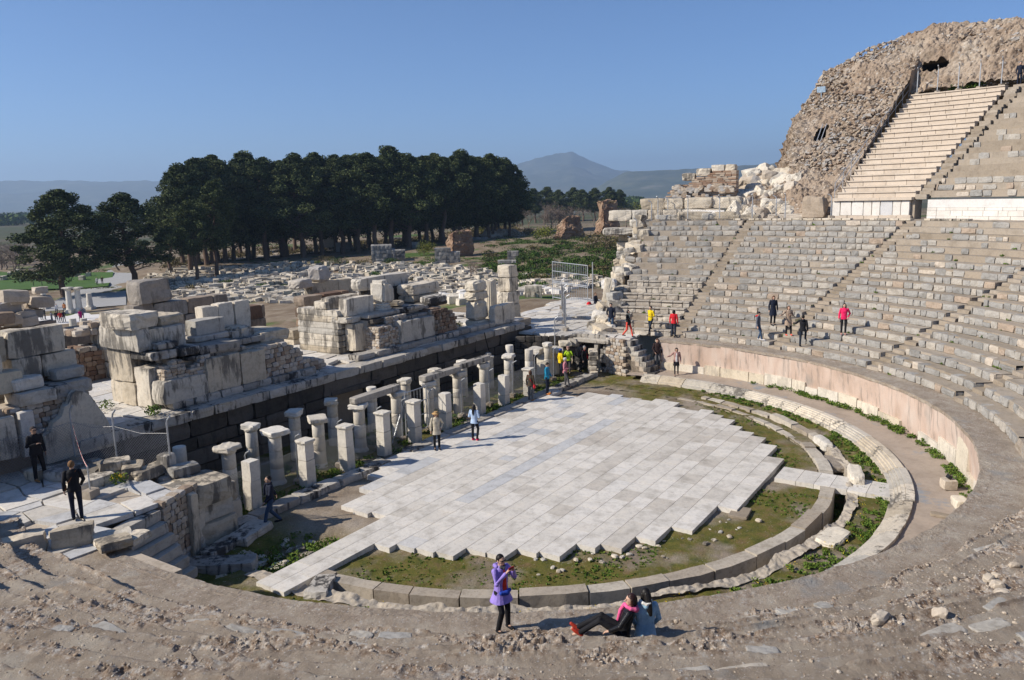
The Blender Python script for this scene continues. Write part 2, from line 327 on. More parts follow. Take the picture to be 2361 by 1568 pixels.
# --- far hills
def hill(name,pts,dist,depth,seed,base=-60,amp=12):
    """pts: (picture x, crest y) of the ridge as seen; built as a real ridge at its distance"""
    xs=np.array([p[0] for p in pts],float); ys=np.array([p[1] for p in pts],float)
    xi=np.linspace(xs[0],xs[-1],220); yi=np.interp(xi,xs,ys)
    k=np.ones(5)/5; yi=np.convolve(np.pad(yi,2,'edge'),k,'valid')
    C=np.array([PD(x,y,dist) for x,y in zip(xi,yi)]); rows=[]
    dirs=(C-CAM)[:,:2]; dirs/=np.hypot(dirs[:,0],dirs[:,1])[:,None]
    T=np.linspace(-1,1,60)
    for t in T:
        off=t*depth; h=(1-abs(t))**.85
        P=C.copy(); P[:,:2]+=dirs*off
        q=np.c_[P[:,:2],np.zeros(len(P))]
        z=base+(C[:,2]-base)*h+ (fbm(q,1/900.,5,seed)*(C[:,2]-base)*.28*(1-(1-abs(t))**6))*h
        P[:,2]=z+fbm(q,1/110.,3,seed+5)*amp*h; rows.append(P)
    mb=MB(); grid_mesh(mb,np.array(rows))
    return tag(mb.build(name,m_far,smooth=True),kind='structure')
mt,nt,b=M('far_hill_scrub'); v=coords(nt)
c=ramp(nt,[(.35,(.035,.05,.028)),(.55,(.075,.085,.045)),(.72,(.17,.155,.115))],noise(nt,v,.006,7,.68)); nt.links.new(c,b.inputs['Base Color']); b.inputs['Roughness'].default_value=1; m_far=mt
hill('hills',[(-300,425),(-150,418),(0,416),(100,417),(200,416),(300,418),(400,420),(600,418),(800,420),(1100,430),(1250,440)],9500,2600,3)
hill('mountain',[(950,440),(1060,420),(1130,398),(1180,384),(1215,370),(1260,357),(1290,352),(1318,350),(1330,354),(1350,364),(1390,377),(1420,388),(1470,394),(1520,404),(1600,420),(1750,440)],9000,3000,8)
hill('ridge',[(1350,455),(1395,420),(1440,401),(1500,396),(1560,391),(1620,390),(1680,386),(1740,379),(1790,377),(1850,385),(1950,392),(2100,405),(2400,420)],5200,1500,21,amp=7)
# --- haze
hz=MB(); hz.box(-14000,14000,-14000,14000,-75,640); hm=bpy.data.materials.new('haze_air'); hm.use_nodes=True; hn=hm.node_tree; hn.nodes.clear()
ho=hn.nodes.new('ShaderNodeOutputMaterial'); hv=hn.nodes.new('ShaderNodeVolumePrincipled'); hv.inputs['Color'].default_value=(.52,.72,1,1); hv.inputs['Density'].default_value=.00015; hv.inputs['Anisotropy'].default_value=.2
hn.links.new(hv.outputs[0],ho.inputs['Volume'])
tag(hz.build('haze',hm),kind='stuff')
# --- orchestra earth
def orchestra():
    n=300; X,Y=np.meshgrid(np.linspace(-17.4,17.4,n),np.linspace(-12.3,9.6,220),indexing='ij'); p=np.stack([X.ravel(),Y.ravel(),0*X.ravel()],1)
    Z=(-.1+fbm(p,.8,4,11)*.035+fbm(p,5,3,12)*.018).reshape(X.shape)
    # hollow of rubble beside the left walk
    d=np.hypot((X+12.2)/2.6,(Y-.9)/1.3); Z-=.45*np.clip(1.3-d,0,1)
    rr=np.hypot(X,Y); ok=(rr<11.95)|((Y>-1.0)&(np.abs(X)<16.9)&((rr<16.6)|(Y>2.3)))
    mb=MB(); k=ok[:-1,:-1]&ok[1:,:-1]&ok[1:,1:]&ok[:-1,1:]; grid_mesh(mb,np.stack([X,Y,Z],-1),mask=k)
    tag(mb.build('orchestra_floor',m_ground,smooth=True),kind='structure')
    # grass ring between drain and marble kerb, and rough shelf of the drain
    for nm,r0,r1,z,mat,a0,a1,ns in (('earth_ring',13.05,14.35,-.06,m_ground,-186,9,.05),('drain_shelf',12.75,13.2,.0,m_kerb,-184,-56,.09),('earth_ring',11.9,13.1,-.09,m_ground,-57,9,.05),('drain_bed',11.6,13.2,-1.0,m_ground,-186,9,.06),('walkway',14.6,17.0,.2,m_walk,-188,7,.02)):
        A=np.radians(np.linspace(a0,a1,700)); RR=np.linspace(r0,r1,12)
        a,r=np.meshgrid(A,RR,indexing='ij'); P=np.stack([r*np.cos(a),r*np.sin(a),0*a],-1); q=P.reshape(-1,3)
        zz=z+(fbm(q,1.2,3,5)*ns+fbm(q,6,2,9)*ns*.4).reshape(a.shape)
        if nm=='drain_shelf':
            off=(fbm(q*[1,1,0],.9,2,3)*.14).reshape(a.shape); P[...,0]+=off*np.cos(a); P[...,1]+=off*np.sin(a)
            zz[:,0]-=1.0; 
        P[...,2]=zz; mb=MB(); grid_mesh(mb,P[:,::-1]); tag(mb.build(nm,mat,smooth=nm!='drain_shelf'),kind='structure')
orchestra()
def arc(mb,r0,r1,z0,z1,a0,a1,tint=.5,da=1.5,mi=0,jit=0):
    n=max(1,int((a1-a0)/da)); P=[]
    for i in range(n+1):
        a=a0+(a1-a0)*i/n; P.append([pol(r0,a,z0),pol(r1,a,z0),pol(r1,a,z1),pol(r0,a,z1)])
    P=np.array(P).reshape(-1,3)
    if jit: P=P+np.stack([vn(P*1.3+k*9.1,2,k) for k in range(3)],1)*jit
    F=[]
    for i in range(n):
        for j in range(4): F.append([4*i+j,4*i+(j+1)%4,4*i+4+(j+1)%4,4*i+4+j])
    F+= [[3,2,1,0],[4*n,4*n+1,4*n+2,4*n+3]]
    mb.add(P,F,tint,mi)
def ringblocks(mb,r0,r1,z0,z1,a0,a1,lmin,lmax,gap=.015,j=.02,zj=.03,tints=(0,1)):
    a=a0
    while a<a1:
        L=rng.uniform(lmin,lmax)/((r0+r1)/2)*57.3; e=min(a+L,a1); g=gap/r0*57.3
        dr=rng.uniform(-j,j); dz=rng.uniform(-zj,zj)
        arc(mb,r0+dr,r1+dr,z0,z1+dz,a+g,e-g,rng.uniform(*tints),da=2.2,jit=j); a=e
mb=MB(); ringblocks(mb,11.9,12.36,-1.1,.03,-179,-56,1.0,1.9,.02,.03,.04); ringblocks(mb,11.95,12.25,-.6,-.02,-56,-12,.9,1.7,.03,.04,.05); ringblocks(mb,12.75,13.1,-.6,.06,-56,-16,.8,1.9,.04,.06,.06)
tag(mb.build('drain_kerb',m_kerb),'ring of worn stone blocks edging the open drain around the mossy orchestra floor','kerb')
mb=MB()
a=-181
while a<3:
    L=rng.uniform(1.3,2.3)/14.4*57.3; e=min(a+L,3); t=rng.uniform(.2,.9); dr=rng.uniform(-.03,.03)
    for k,(ra,rb,za,zb) in enumerate(((14.12,14.26,-.1,.07),(14.27,14.36,-.1,.15),(14.37,14.45,-.1,.21),(14.46,14.58,-.1,.27),(14.59,14.85,-.1,.31))): arc(mb,ra+dr,rb+dr,za,zb,a+.06,e-.06,t,da=2,jit=.012)
    a=e
tag(mb.build('marble_kerb',m_marb),'white fluted marble kerb curving between the green ring and the sandy walkway','kerb')
# --- orchestra paving, one slab of stone at a time
def paving():
    mb=MB(); bl=MB(); y=-10.1; ROWS=[.68,.7,.66,.7,.64,.7,.68,.66,.7,.66,.68,.7,.62,.58,.58,.66,.7,.64,.68,.7,.66]; tot=sum(ROWS[:13]); y=-1.09-tot
    def slab(x0,x1,y0,y1,t,z=.06):
        mb.rock(((x0+x1)/2,(y0+y1)/2,z-.1),(x1-x0-.016,y1-y0-.016,.2),(rng.gauss(0,.0015),rng.gauss(0,.0015),0),1,0,0,t)
    row=0
    while y<3.75:
        w=ROWS[row]; yc=y+w/2; r=9.75; xl=-math.sqrt(max(0,r*r-yc*yc)) if yc<-1.1 else (-13.45 if yc<.05 else (-8.0+.0*yc if yc<1.9 else -7.6+(yc-1.6)*1.5))
        r2=10.5; xr=math.sqrt(max(0.01,r2*r2-yc*yc)) if yc<1.8 else 9.3+rng.uniform(-.6,.2)
        if yc<-9.75: xl,xr=1.0,4.6
        elif yc<-9.2: xl=-2.2+rng.uniform(-.3,.3)
        x=xl+rng.uniform(-.25,.25) if not -1.1<yc<.05 else xl
        while x<xr-.35:
            L=rng.choice((.6,.75,.9,1.0,1.1,1.25)); 
            t=rng.choice((rng.uniform(.35,.6),rng.uniform(.35,.65),rng.uniform(0.15,.45)))
            if 1.2<yc+.18*x<2.9 or (abs(yc-(.28*x+.2))<.5 and rng.random()<.25): t=rng.choice((rng.uniform(.55,.8),rng.uniform(.75,1),.5))
            if x>1 and yc<-2: t=rng.uniform(.1,.5)
            if abs(x)<6 and abs(yc+1.2)<.3: t=.8
            slab(x,x+L,y,y+w,t); x+=L
        y+=w; row+=1
    y=-10.1
    while y>-14.1:          # strip towards the right: two courses of slabs
        L=rng.uniform(.55,.8)
        slab(1.9,3.3,y-L,y,rng.uniform(.35,.6)); y-=L
    o=mb.build('orchestra_paving',m_pave); tag(o,kind='structure')
paving()
# --- podium wall
mb=MB()
A=np.radians(np.linspace(-98,2.2,260)); H=np.linspace(.1,1.93,14); a,h=np.meshgrid(A,H,indexing='ij')
rr=16.86-.2*(h-.1)/1.83; P=np.stack([rr*np.cos(a),rr*np.sin(a),h],-1); q=P.reshape(-1,3)
o_=(fbm(q,1.1,4,4)*.035).reshape(a.shape); P[...,0]+=o_*np.cos(a); P[...,1]+=o_*np.sin(a); grid_mesh(mb,P)
w_=mb.build('podium_wall',m_plast,smooth=True); tag(w_,'long curved wall of streaked pink plaster holding up the right seats','wall')
mb=MB(); a=-97
while a<1:
    L=rng.uniform(.5,1.9)/16.8*57.3; h=rng.choice((.42,.48,.52,.5,.56)) if a>-52 else rng.choice((.3,.5,1.3,.55,.9))
    if rng.random()<.86: arc(mb,16.70,16.84,.1,.2+h+rng.uniform(-.1,.15),a+.1,a+L-.05,rng.uniform(.1,.7),da=1,jit=.03)
    a+=L
mb.build('marble_facing',m_marbc,w_)
mb=MB(); A=np.radians(np.linspace(-194,3,1200)); RR=np.linspace(16.63,18.0,34); a,r=np.meshgrid(A,RR,indexing='ij')
P=np.stack([r*np.cos(a),r*np.sin(a),0*a],-1); q=P.reshape(-1,3); zz=(1.99+fbm(q,.9,2,8)*.012+fbm(q,11,2,2)*.005).reshape(a.shape)
zz+=(np.abs(fbm(q,9,2,12))*.015).reshape(a.shape)*(RR<16.95)*(np.degrees(a)<-85); P[...,2]=zz; off=(fbm(q,2.,3,6)*.03).reshape(a.shape)*(RR<16.7); P[...,0]+=off*np.cos(a); P[...,1]+=off*np.sin(a)
e=P[:,0:1].copy(); e[...,2]-=np.where(np.degrees(A)>-98,.13,2.)[:,None]; P=np.concatenate([e,P],1); grid_mesh(mb,P[:,::-1],tint=.36); tag(mb.build('podium_walk',m_bank),kind='structure')
# --- stone seating, wedge by wedge
RISE,TRD,R0,Z0=.34,.76,17.9,2.0
def seat_rows(root,a0,a1,k0,k1,marble=False,brown=9,r0=R0,z0=Z0,rise=RISE,trd=TRD,mats=None,fill=.82,stones=None):
    for k in range(k0,k1):
        mb=MB(); r=r0+trd*k; zb=z0+rise*k; zt=zb+rise; g=.02/r*57.3
        # mortar riser and tread
        n=int((a1-a0)*1.5)+2; A=np.linspace(a0,a1,n); P=[]
        for a in A:
            P.append([pol(r,a,zb-.05),pol(r,a,zt-.02),pol(r+trd+.06,a,zt-.01)])
        P=np.array(P); P[:,1:,2]+=fbm(P[:,1,:],1.5,3,k)[:,None]*.02; grid_mesh(mb,P[:,::-1],tint=rng.uniform(.2,.8),mi=1)
        a=a0; f=fill if stones is None else stones(k)
        while a<a1-.15:
            L=rng.choice((rng.uniform(.28,.5),rng.uniform(.4,.8),rng.uniform(.6,1.1)))/r*57.3; e=min(a+L,a1)
            if rng.random()<f:
                t=rng.choice((rng.uniform(0,.3),rng.uniform(.05,.5),rng.uniform(.2,.62))) 
                if rng.random()<.06: t=.97
                if rng.random()<.05: t=.9
                if marble: t=rng.uniform(.55,.8) if rng.random()<.8 else 1
                mid=R((a+e)/2); Lm=(e-a)/57.3*r-.03; dr=rng.uniform(-.05,.0); hh=rise-(.02 if rng.random()<.6 else rng.uniform(.02,.13)); 
                mb.rock((math.cos(mid)*(r+.2+dr),math.sin(mid)*(r+.2+dr),zb+hh/2),(.5,Lm+.012,hh),(rng.gauss(0,.015),rng.gauss(0,.02),mid+rng.gauss(0,.02)),3,.16,.065,t)
                if marble:
                    mb.rock((math.cos(mid)*(r+.13),math.sin(mid)*(r+.13),zt+.005),(.5,Lm+.01,.07),(0,0,mid),2,.1,.04,.7)
            a=e
        o=mb.build('seat_row',mats or [m_seat,m_mort],root)
    return root
STA=(0,-20,-40,-60,-80)
labs=['stone seating wedge left of the first stairway, its lowest rows of cream marble benches','wide stone seating wedge between the first and second stairways from the left','stone seating wedge between the second and third stairways from the left','stone seating wedge between the third and fourth stairways, above the middle of the pink wall','stone seating wedge at the right picture edge above the end of the pink wall']
hw=.4
for i,(a1,a0) in enumerate(((13.6,0),(0,-20),(-20,-40),(-40,-60),(-60,-80))):
    root=empty('seating_wedge',labs[i],'stone seating',pol(24,(a0+a1)/2,0)); root.location=(0,0,0)
    for lo,hi,ma,fl in (((0,9,True,.97),(9,19,False,.8)) if i==0 else ((0,19,False,.96),)):
        for k in range(lo,hi):
            gg=hw/(R0+TRD*k)*57.3
            f=fl
            if i==0 and k>=9: f=.8
            if i==2 and k>=13: f=.5
            if i==3 and k>=12: f=.45
            seat_rows(root,a0+gg,a1-(gg if i else 0),k,k+1,marble=ma and k<8,fill=f)
def stairway(a,k0,k1,label,r0=R0,z0=Z0,rise=RISE,trd=TRD,mats=None):
    root=empty('stairway',label,'steps'); 
    for k in range(k0,k1):
        for j in (0,1):
            r=r0+trd*(k+j*.5)-.12; zt=z0+rise*(k+(j+1)*.5)-.02; mb=MB()
            mid=R(a+rng.uniform(-.25,.25)); mb.rock((math.cos(mid)*(r+.32),math.sin(mid)*(r+.32),zt-.17),(.62,.78,.34),(rng.gauss(0,.015),rng.gauss(0,.02),mid+rng.gauss(0,.03)),2,.12,.04,rng.uniform(0,.8))
            mb.build('step',mats or m_mort,root)
for a,l in zip(STA,('leftmost stairway of worn stone steps climbing the lower seats','second stairway from the left up the lower seats','third stairway from the left up the lower seats, rising from above the pink wall','fourth stairway from the left up the lower seats near the right edge','short flight of worn steps right of the pink wall end')):
    stairway(a,0,19,l)
# --- near bank of eroded seats under the camera
def near_bank():
    A=np.radians(np.linspace(-196,-79.6,1500)); rr=[17.75]
    while rr[-1]<40: rr.append(rr[-1]+(.036 if rr[-1]<27 else .12))
    a,r=np.meshgrid(A,np.array(rr),indexing='ij'); P=np.stack([r*np.cos(a),r*np.sin(a),0*a],-1); q=P.reshape(-1,3)
    lo=fbm(q,.3,2,31).reshape(a.shape); q2=q.copy()
    k=(r-R0+lo*.12)/TRD; kf=np.floor(k); t=k-kf
    near=np.clip((-84-np.degrees(a))/18,0.1,1)
    er=np.clip(.35+.9*fbm(q,.8,3,77).reshape(a.shape),0,1)*near
    w=.04+.22*er; st=np.clip(t/w,0,1); st=st*st*(3-2*st); z=Z0+RISE*(kf+st); z=np.where(k<0,Z0-.03,z)
    rough=np.clip(fbm(q,1.1,4,5).reshape(a.shape)*1.5+.25,0,1)*np.clip((-80-np.degrees(a))/20,.15,1)
    b1=fbm(q,4.2,2,41,.5).reshape(a.shape); b2=fbm(q,10,2,43,.6).reshape(a.shape)
    nose=np.exp(-((t-.10)/.18)**2)
    z=z+near*.05*np.exp(-((t-.07)/.06)**2)*(k>0)-near*.02*np.exp(-((t-.6)/.25)**2); z=z+(rough+.15*near)*(np.abs(b1)*.06+b2*.034)*(0.16+1.15*nose)+b2*.005-.04*rough*nose
    z=np.where(r>33,np.minimum(z,8.45),z); P[...,2]=z
    tn=np.clip(.17+.5*rough+.6*nose*near*(.5+.5*rough),0,1)
    mb=MB(); Pf=P[:,::-1]; tf=tn[:,::-1]; grid_mesh(mb,Pf,tint=tf[:-1,:-1])
    tag(mb.build('seating_bank',m_bank,smooth=lambda t_: t_<.42),'near bank of crumbling conglomerate seat rows in the foreground below the camera','stone seating')
    # loose pebbles and chips lying on the bank
    pb=MB(); n=105000; ia=nr.randint(0,len(A)-60,n); ir=(nr.rand(n)**1.1*250).astype(int)
    tt_=t[ia,ir]; keep=nr.rand(n)<(.11+rough[ia,ir]*np.where(tt_<.3,.85,.14)); ia=ia[keep]; ir=ir[keep]
    for i_,j_ in zip(ia,ir):
        s_=rng.uniform(.01,.028)*(1 if rng.random()<.94 else 2.2); c_=P[i_,j_]; pb.rock((c_[0],c_[1],c_[2]+s_*.02),(s_*rng.uniform(1,2),s_*rng.uniform(1,1.8),s_),(rng.uniform(-.5,.5),rng.uniform(-.5,.5),rng.uniform(0,3)),2,.6,.12,rng.choice((rng.uniform(0,.6),rng.uniform(.3,1))))
    for a_,r_,s_,t_ in ((-130.5,20.7,.26,.7),(-127.5,20.9,.2,.6),(-121,20.5,.2,.6),(-118,19.9,.16,.5)):
        for k_ in range(5): rr_=r_+rng.uniform(-.3,.3); aa_=a_+rng.uniform(-1.6,1.6); pb.rock(pol(rr_,aa_,Z0+RISE*(math.floor((rr_-R0)/TRD)+1)+s_*.12),(s_*rng.uniform(.7,1.5),s_*rng.uniform(.6,1.2),s_*.7),(rng.uniform(-.3,.3),rng.uniform(-.3,.3),rng.uniform(0,3)),4,.4,.14,t_)
    tag(pb.build('loose_stones',m_rub),kind='stuff')
    sb_=MB()
    for a0_,a1_,r0_,r1_,n_ in ((-141,-120,20.6,22.6,16),(-166,-154,18.2,19.4,8),(-112,-96,18.4,21,12),(-178,-160,20.5,22.5,6),(-134,-120,17.9,18.6,6)):
        for i_ in range(n_):
            rr_=rng.uniform(r0_,r1_); k_=math.floor((rr_-R0)/TRD); rr_=R0+TRD*(k_+rng.uniform(.45,.8)); aa_=rng.uniform(a0_,a1_)
            sb_.rock(pol(rr_,aa_,Z0+RISE*(k_+1)-.012),(rng.uniform(.2,.4),rng.uniform(.3,.8),.06),(rng.gauss(0,.02),rng.gauss(0,.02),R(aa_)+rng.gauss(0,.2)),5,.3,.14,rng.uniform(.2,.7))
    tag(sb_.build('sunken_slabs',m_seat),kind='stuff')
near_bank()
# ================= UPPER SEATING AND RUBBLE HILL =================
mb=MB(); A=np.radians(np.linspace(-82,14,300)); RR=np.linspace(32.2,35.2,10); a,r=np.meshgrid(A,RR,indexing='ij'); P=np.stack([r*np.cos(a),r*np.sin(a),0*a],-1)
P[...,2]=8.44+(fbm(P.reshape(-1,3),2,3,2)*.03).reshape(a.shape); grid_mesh(mb,P[:,::-1]); tag(mb.build('gallery_walk',m_mort),kind='structure')
# edging slabs of the gallery, each thin slab a part of one edging
mb=MB(); a=-30
while a<1.5:
    L=rng.uniform(.8,1.5); 
    if rng.random()<.7: mb.rock(pol(32.15,a+L/2,8.52),(.55,L/57.3*32-.05,.12),(0,0,R(a+L/2)),2,.1,.05,rng.uniform(.3,.7))
    a+=L
tag(mb.build('edging_slabs',m_marb),'row of thin flat marble slabs edging the gallery below the restored upper seats','edging')
# marble orthostats under the restored wedge
root=empty('orthostat_wall','wall of upright white marble slabs below the restored pale seats','wall')
mb=MB(); a=-17.6
while a<-9.2:
    L=rng.uniform(.9,1.5); mb.rock(pol(34.45,a+L/2,9.18),(.22,L/57.3*34.4-.04,1.02+rng.uniform(-.04,.03)),(0,0,R(a+L/2)),2,.08,.03,rng.uniform(.3,1)); a+=L
mb.build('marble_slab',m_white,root)
mb=MB(); ringblocks(mb,34.35,34.8,8.4,8.7,-17.8,-9.1,.7,1.5,.02,.02,.02,(.3,.9)); ringblocks(mb,34.2,34.9,9.71,9.9,-17.9,-8.9,1.5,2.5,.01,.01,.0,(.3,.9)); mb.build('base_course',m_pale,root)
mb=MB(); arc(mb,34.6,35.6,8.3,9.7,-18,-9.2); mb.build('core',m_mort,root)
root=empty('white_wall','smooth white marble wall of large flat blocks right of the restored seats at the right edge','wall')
mb=MB(); arc(mb,34.3,34.6,9.22,9.72,-42,-19.6,.75); mb.build('plaster_band',m_white,root)
mb=MB()
for z0,z1 in ((8.42,8.66),(8.67,9.0),(9.01,9.21)): ringblocks(mb,34.25,34.6,z0,z1,-42,-19.6,.5,1.4,.012,.008,0,(.2,.7))
mb.build('marble_block',m_white,root)
# restored wedge of pale seats
root=empty('restored_seating','restored wedge of clean pale seat rows high on the right below the rubble hill','stone seating')
KU=20; R1,Z1,T1,S1=34.7,9.9,.71,.405
for k in range(KU):
    mb=MB(); r=R1+T1*k; z=Z1+S1*k; a0,a1=-17.9,-9.1-.03*k
    a=a0
    while a<a1-.1:
        L=rng.uniform(1.0,1.9)/r*57.3; e=min(a+L,a1); t=rng.uniform(.25,.75)
        arc(mb,r+.08,r+.6,z,z+S1-.09,a+.02,e-.02,t,da=1.2); arc(mb,r-.0,r+T1+.05,z+S1-.085,z+S1,a+.008,e-.008,t+.1,da=1.2); a=e
    mb.build('seat_row',m_pale,root)
# brown worn tier on its right
root=empty('upper_tier','brown worn upper tier of seat rows at the right edge beside the restored wedge','stone seating')
for k in range(0,KU): seat_rows(root,-36,-19.6,k,k+1,r0=R1,z0=Z1,rise=S1,trd=T1,mats=[m_seat,m_mort],fill=.75 if k<3 else (.5 if k in (5,6,9) else .12))
stairway(-18.75,0,KU,'steep upper stairway with dark worn steps along the right side of the restored seats',R1,Z1,S1,T1)
# rubble hill
def hillz(a,r):
    crest=np.interp(a,[-40,-16.4,-10.9,-6.6,-3.6,.3,2.2,2.9,4.2],[23.0,23.7,24.0,23.7,23.1,21.2,18.2,14.0,8.5])
    base=np.where(a>-9,8.5,Z1)
    t=np.clip((r-35)/20,0,1); prof=np.interp(t,[0,.12,.35,.7,.85,1],[0,.1,.34,.68,.87,1])
    z=base+(crest-base)*prof
    seat=Z1+S1*(r-R1)/T1-.5
    z=np.where((a<-9.4-.03*(r-34))&(r<R1+T1*KU),np.minimum(z,seat),z)
    lim=R1+T1*KU
    w=np.clip((r-lim)/2.5,0,1); st_=Z1+S1*KU-.15; z=np.where((a<-9.4)&(r>=lim),st_+(base+(crest-base)*prof-st_)*w,z)
    amax=np.interp(r,[35,36,38,42,46,50,55,60],[-4.2,-3.6,-2.3,-.6,.8,1.9,3.0,3.6]); dr=np.clip((a-amax)/1.1,0,1)*(r>35); low=8.45+np.clip(r-35.3,0,30)*.5
    z=np.where(r>55.5,crest-(r-55.5)*.8,z); low=np.minimum(low,12.0)
    return z*(1-dr)+np.minimum(z,low)*dr
HOLES=[(-2.5,.6,44.0,45.5),(-10.9,1.15,50.6,51.0)]
def rubble_hill():
    A=np.linspace(-36,4.6,760); RR=np.linspace(34.9,66,420); a,r=np.meshgrid(A,RR,indexing='ij')
    z=hillz(a,r); P=np.stack([r*np.cos(np.radians(a)),r*np.sin(np.radians(a)),z],-1); q=P.reshape(-1,3)
    seatm=((a<-9.0-.03*(r-34))&(r<R1+T1*KU+.2))
    k=np.where(seatm,.1,1.)*np.clip((r-35)/2,.2,1)
    n1=fbm(q,.22,4,3).reshape(a.shape)*.55; n2=np.abs(fbm(q,1.6,3,7).reshape(a.shape))*.3; n3=fbm(q,4.6,2,9).reshape(a.shape)*.12
    cl=np.clip((a+2.5)/3,0,1)
    d=(n1+n2+n3)*k; P[...,2]+=d*(.8); P[...,0]-=d*.6*(1+cl); 
    # ledges of masonry courses near the cliff end
    P[...,1]+=cl*(n1*.9+n2)*1.0
    mask=~seatm[:-1,:-1]
    for ha,hw_,r0,r1 in HOLES: mask&=~((np.abs(a-ha)<hw_/1.0*(1-.5*((r-(r0+r1)/2)/(r1-r0))**2))&(r>r0)&(r<r1))[:-1,:-1]
    mb=MB(); grid_mesh(mb,P[:,::-1],tint=np.clip(.5+.4*fbm(q,.5,3,19),0,1).reshape(a.shape)[:-1,::-1][:,1:],mask=mask[:,::-1])
    tag(mb.build('rubble_hill',m_hill,smooth=False),kind='structure')
    # loose stones bedded in the slope
    mb=MB()
    for i in range(7000):
        aa=rng.uniform(-22,4.2); r=rng.uniform(35,56.5)
        if aa<-8.8-.03*(r-34) and r<R1+T1*KU+.4: continue
        if any(abs(aa-h[0])<h[1]+.2 and h[2]-.4<r<h[3]+.4 for h in HOLES): continue
        z=float(hillz(np.array(aa),np.array(r))); s=rng.uniform(.07,.22)*(1.9 if rng.random()<.06 else 1)
        p=pol(r,aa,z+.07); mb.rock(p,(s*rng.uniform(.9,1.6),s*rng.uniform(.9,1.7),s*.6),(rng.uniform(-.3,.3),.4+rng.uniform(-.3,.3),rng.uniform(0,3)),1,0,.12,rng.choice((rng.uniform(.0,.5),rng.uniform(.0,.5),rng.uniform(.8,1))))
    tag(mb.build('rubble_stones',m_rub),kind='stuff')
    # the two dark openings: hollow chambers behind
    for n,(ha,hw_,r0,r1) in enumerate(HOLES):
        mb=MB(); za=float(hillz(np.array(ha),np.array(r0))); zb=float(hillz(np.array(ha),np.array(r1)))
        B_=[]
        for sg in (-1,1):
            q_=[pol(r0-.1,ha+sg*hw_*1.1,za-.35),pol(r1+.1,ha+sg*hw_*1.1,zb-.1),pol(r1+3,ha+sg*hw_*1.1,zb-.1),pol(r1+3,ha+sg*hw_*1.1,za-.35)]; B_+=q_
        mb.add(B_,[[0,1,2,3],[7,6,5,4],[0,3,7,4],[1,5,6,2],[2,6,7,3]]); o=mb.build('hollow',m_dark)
        tag(o,'dark doorway hollow with two iron props in the cliff of the rubble hill' if n==0 else 'low dark hollow with green grass high in the rubble hill above the restored seats','opening')
        if n==0:
            for s in (-.25,.15): MB().tube([pol(r0-.15,ha+s,za-.2),pol(r1-.1,ha+s-.05,zb+.3)],.04,6).build('iron_prop',m_metal,o)
m_metal=plain('galvanised_metal',(.45,.47,.49),.45,.5,.1)
rubble_hill()
def leaves(mb,c,r,n,size,tint=(0,1),flat=.7,up=.3):
    """n small leaf faces scattered through an uneven blob"""
    c=np.array(c,float); d=nr.normal(size=(n,3)); d/=np.linalg.norm(d,axis=1)[:,None]; d[:,2]=d[:,2]*flat
    p=c+d*(np.array(r)*(nr.rand(n,1)**.45))
    u=nr.normal(size=(n,3)); u/=np.linalg.norm(u,axis=1)[:,None]; v=np.cross(u,nr.normal(size=(n,3))); v/=np.linalg.norm(v,axis=1)[:,None]
    s=size*(.6+.8*nr.rand(n,1)); V=np.stack([p-u*s,p+v*s*.5,p+u*s,p-v*s*.5],1).reshape(-1,3)
    mb.add(V,np.arange(4*n).reshape(n,4),tint[0]+(tint[1]-tint[0])*nr.rand(n)); return mb
m_grass=leafy('grass_green',(.035,.075,.012),(.06,.12,.02),(.16,.17,.03))
m_weed=leafy('weed_green',(.03,.065,.012),(.05,.11,.018),(.10,.17,.03))
mb=MB()
for i in range(26): leaves(mb,pol(rng.uniform(50.5,51.0),rng.uniform(-11.3,-9.9),float(hillz(np.array(-10.6),np.array(50.3)))+.25),.35,60,.09)
for i in range(30): leaves(mb,pol(rng.uniform(49.2,49.8),rng.uniform(-15.5,-12.8),Z1+S1*KU+.35),.3,50,.09)
tag(mb.build('hill_grass',m_grass),kind='stuff')
# ================= TERRACES AND STAGE =================
def flags(mb,x0,x1,y0,y1,z,s,inside=lambda x,y:True,th=.12,tint=(.2,.8)):
    nx=int((x1-x0)/s)+1; ny=int((y1-y0)/s)+1; pt={}
    for i in range(nx+1):
        for j in range(ny+1): pt[i,j]=(x0+i*s+rng.uniform(-.28,.28)*s,y0+j*s+rng.uniform(-.28,.28)*s)
    for i in range(nx):
        for j in range(ny):
            P=np.array([pt[i,j],pt[i+1,j],pt[i+1,j+1],pt[i,j+1]]); c=P.mean(0)
            if inside(*c) and rng.random()<.95:
                P=c+(P-c)*(1-.05/s-rng.uniform(0,.03)); mb.poly(P,z-th,z+rng.uniform(-.025,.03),rng.uniform(*tint))
mb=MB(); ins=lambda x,y:(x<-12.9-.12*(y-4)) and (y>3.0 or math.hypot(x,y)>16.4) and y>5.2-(-x-14)*1.0*0-((-x-12)*.55) and math.hypot(x,y)<60
flags(mb,-32,-12.5,-1,9.2,2.05,.85,lambda x,y:x<-12.9 and y>(3.2 if x>-16 else (1.4 if x>-18 else 2.2-(-x-18)*.25)),tint=(.1,.95))
tag(mb.build('terrace_paving',m_pave),kind='structure')
mb=MB(); mb.box(-32,-13.1,3.7,9.4,-.5,1.96); mb.box(-32,-16.3,-1,3.8,-.5,1.94); mb.box(-16.3,-15.7,3.2,3.8,-.5,1.9); tag(mb.build('terrace_fill',m_rub),kind='structure')
mb=MB(); flags(mb,15.2,30,2.4,14.5,2.05,.9,lambda x,y:(math.hypot(x,y)>16.6) and y<14.2 and x>15.4+max(0,(7-y))*0-.0 and (y>4.2+(x-17)*.18 or x<18.6),tint=(.2,.8))
flags(mb,30,34.5,9,16,1.6,1.1,lambda x,y:True,tint=(.2,.8))
o=mb.build('terrace_paving',m_pave); tag(o,kind='structure')
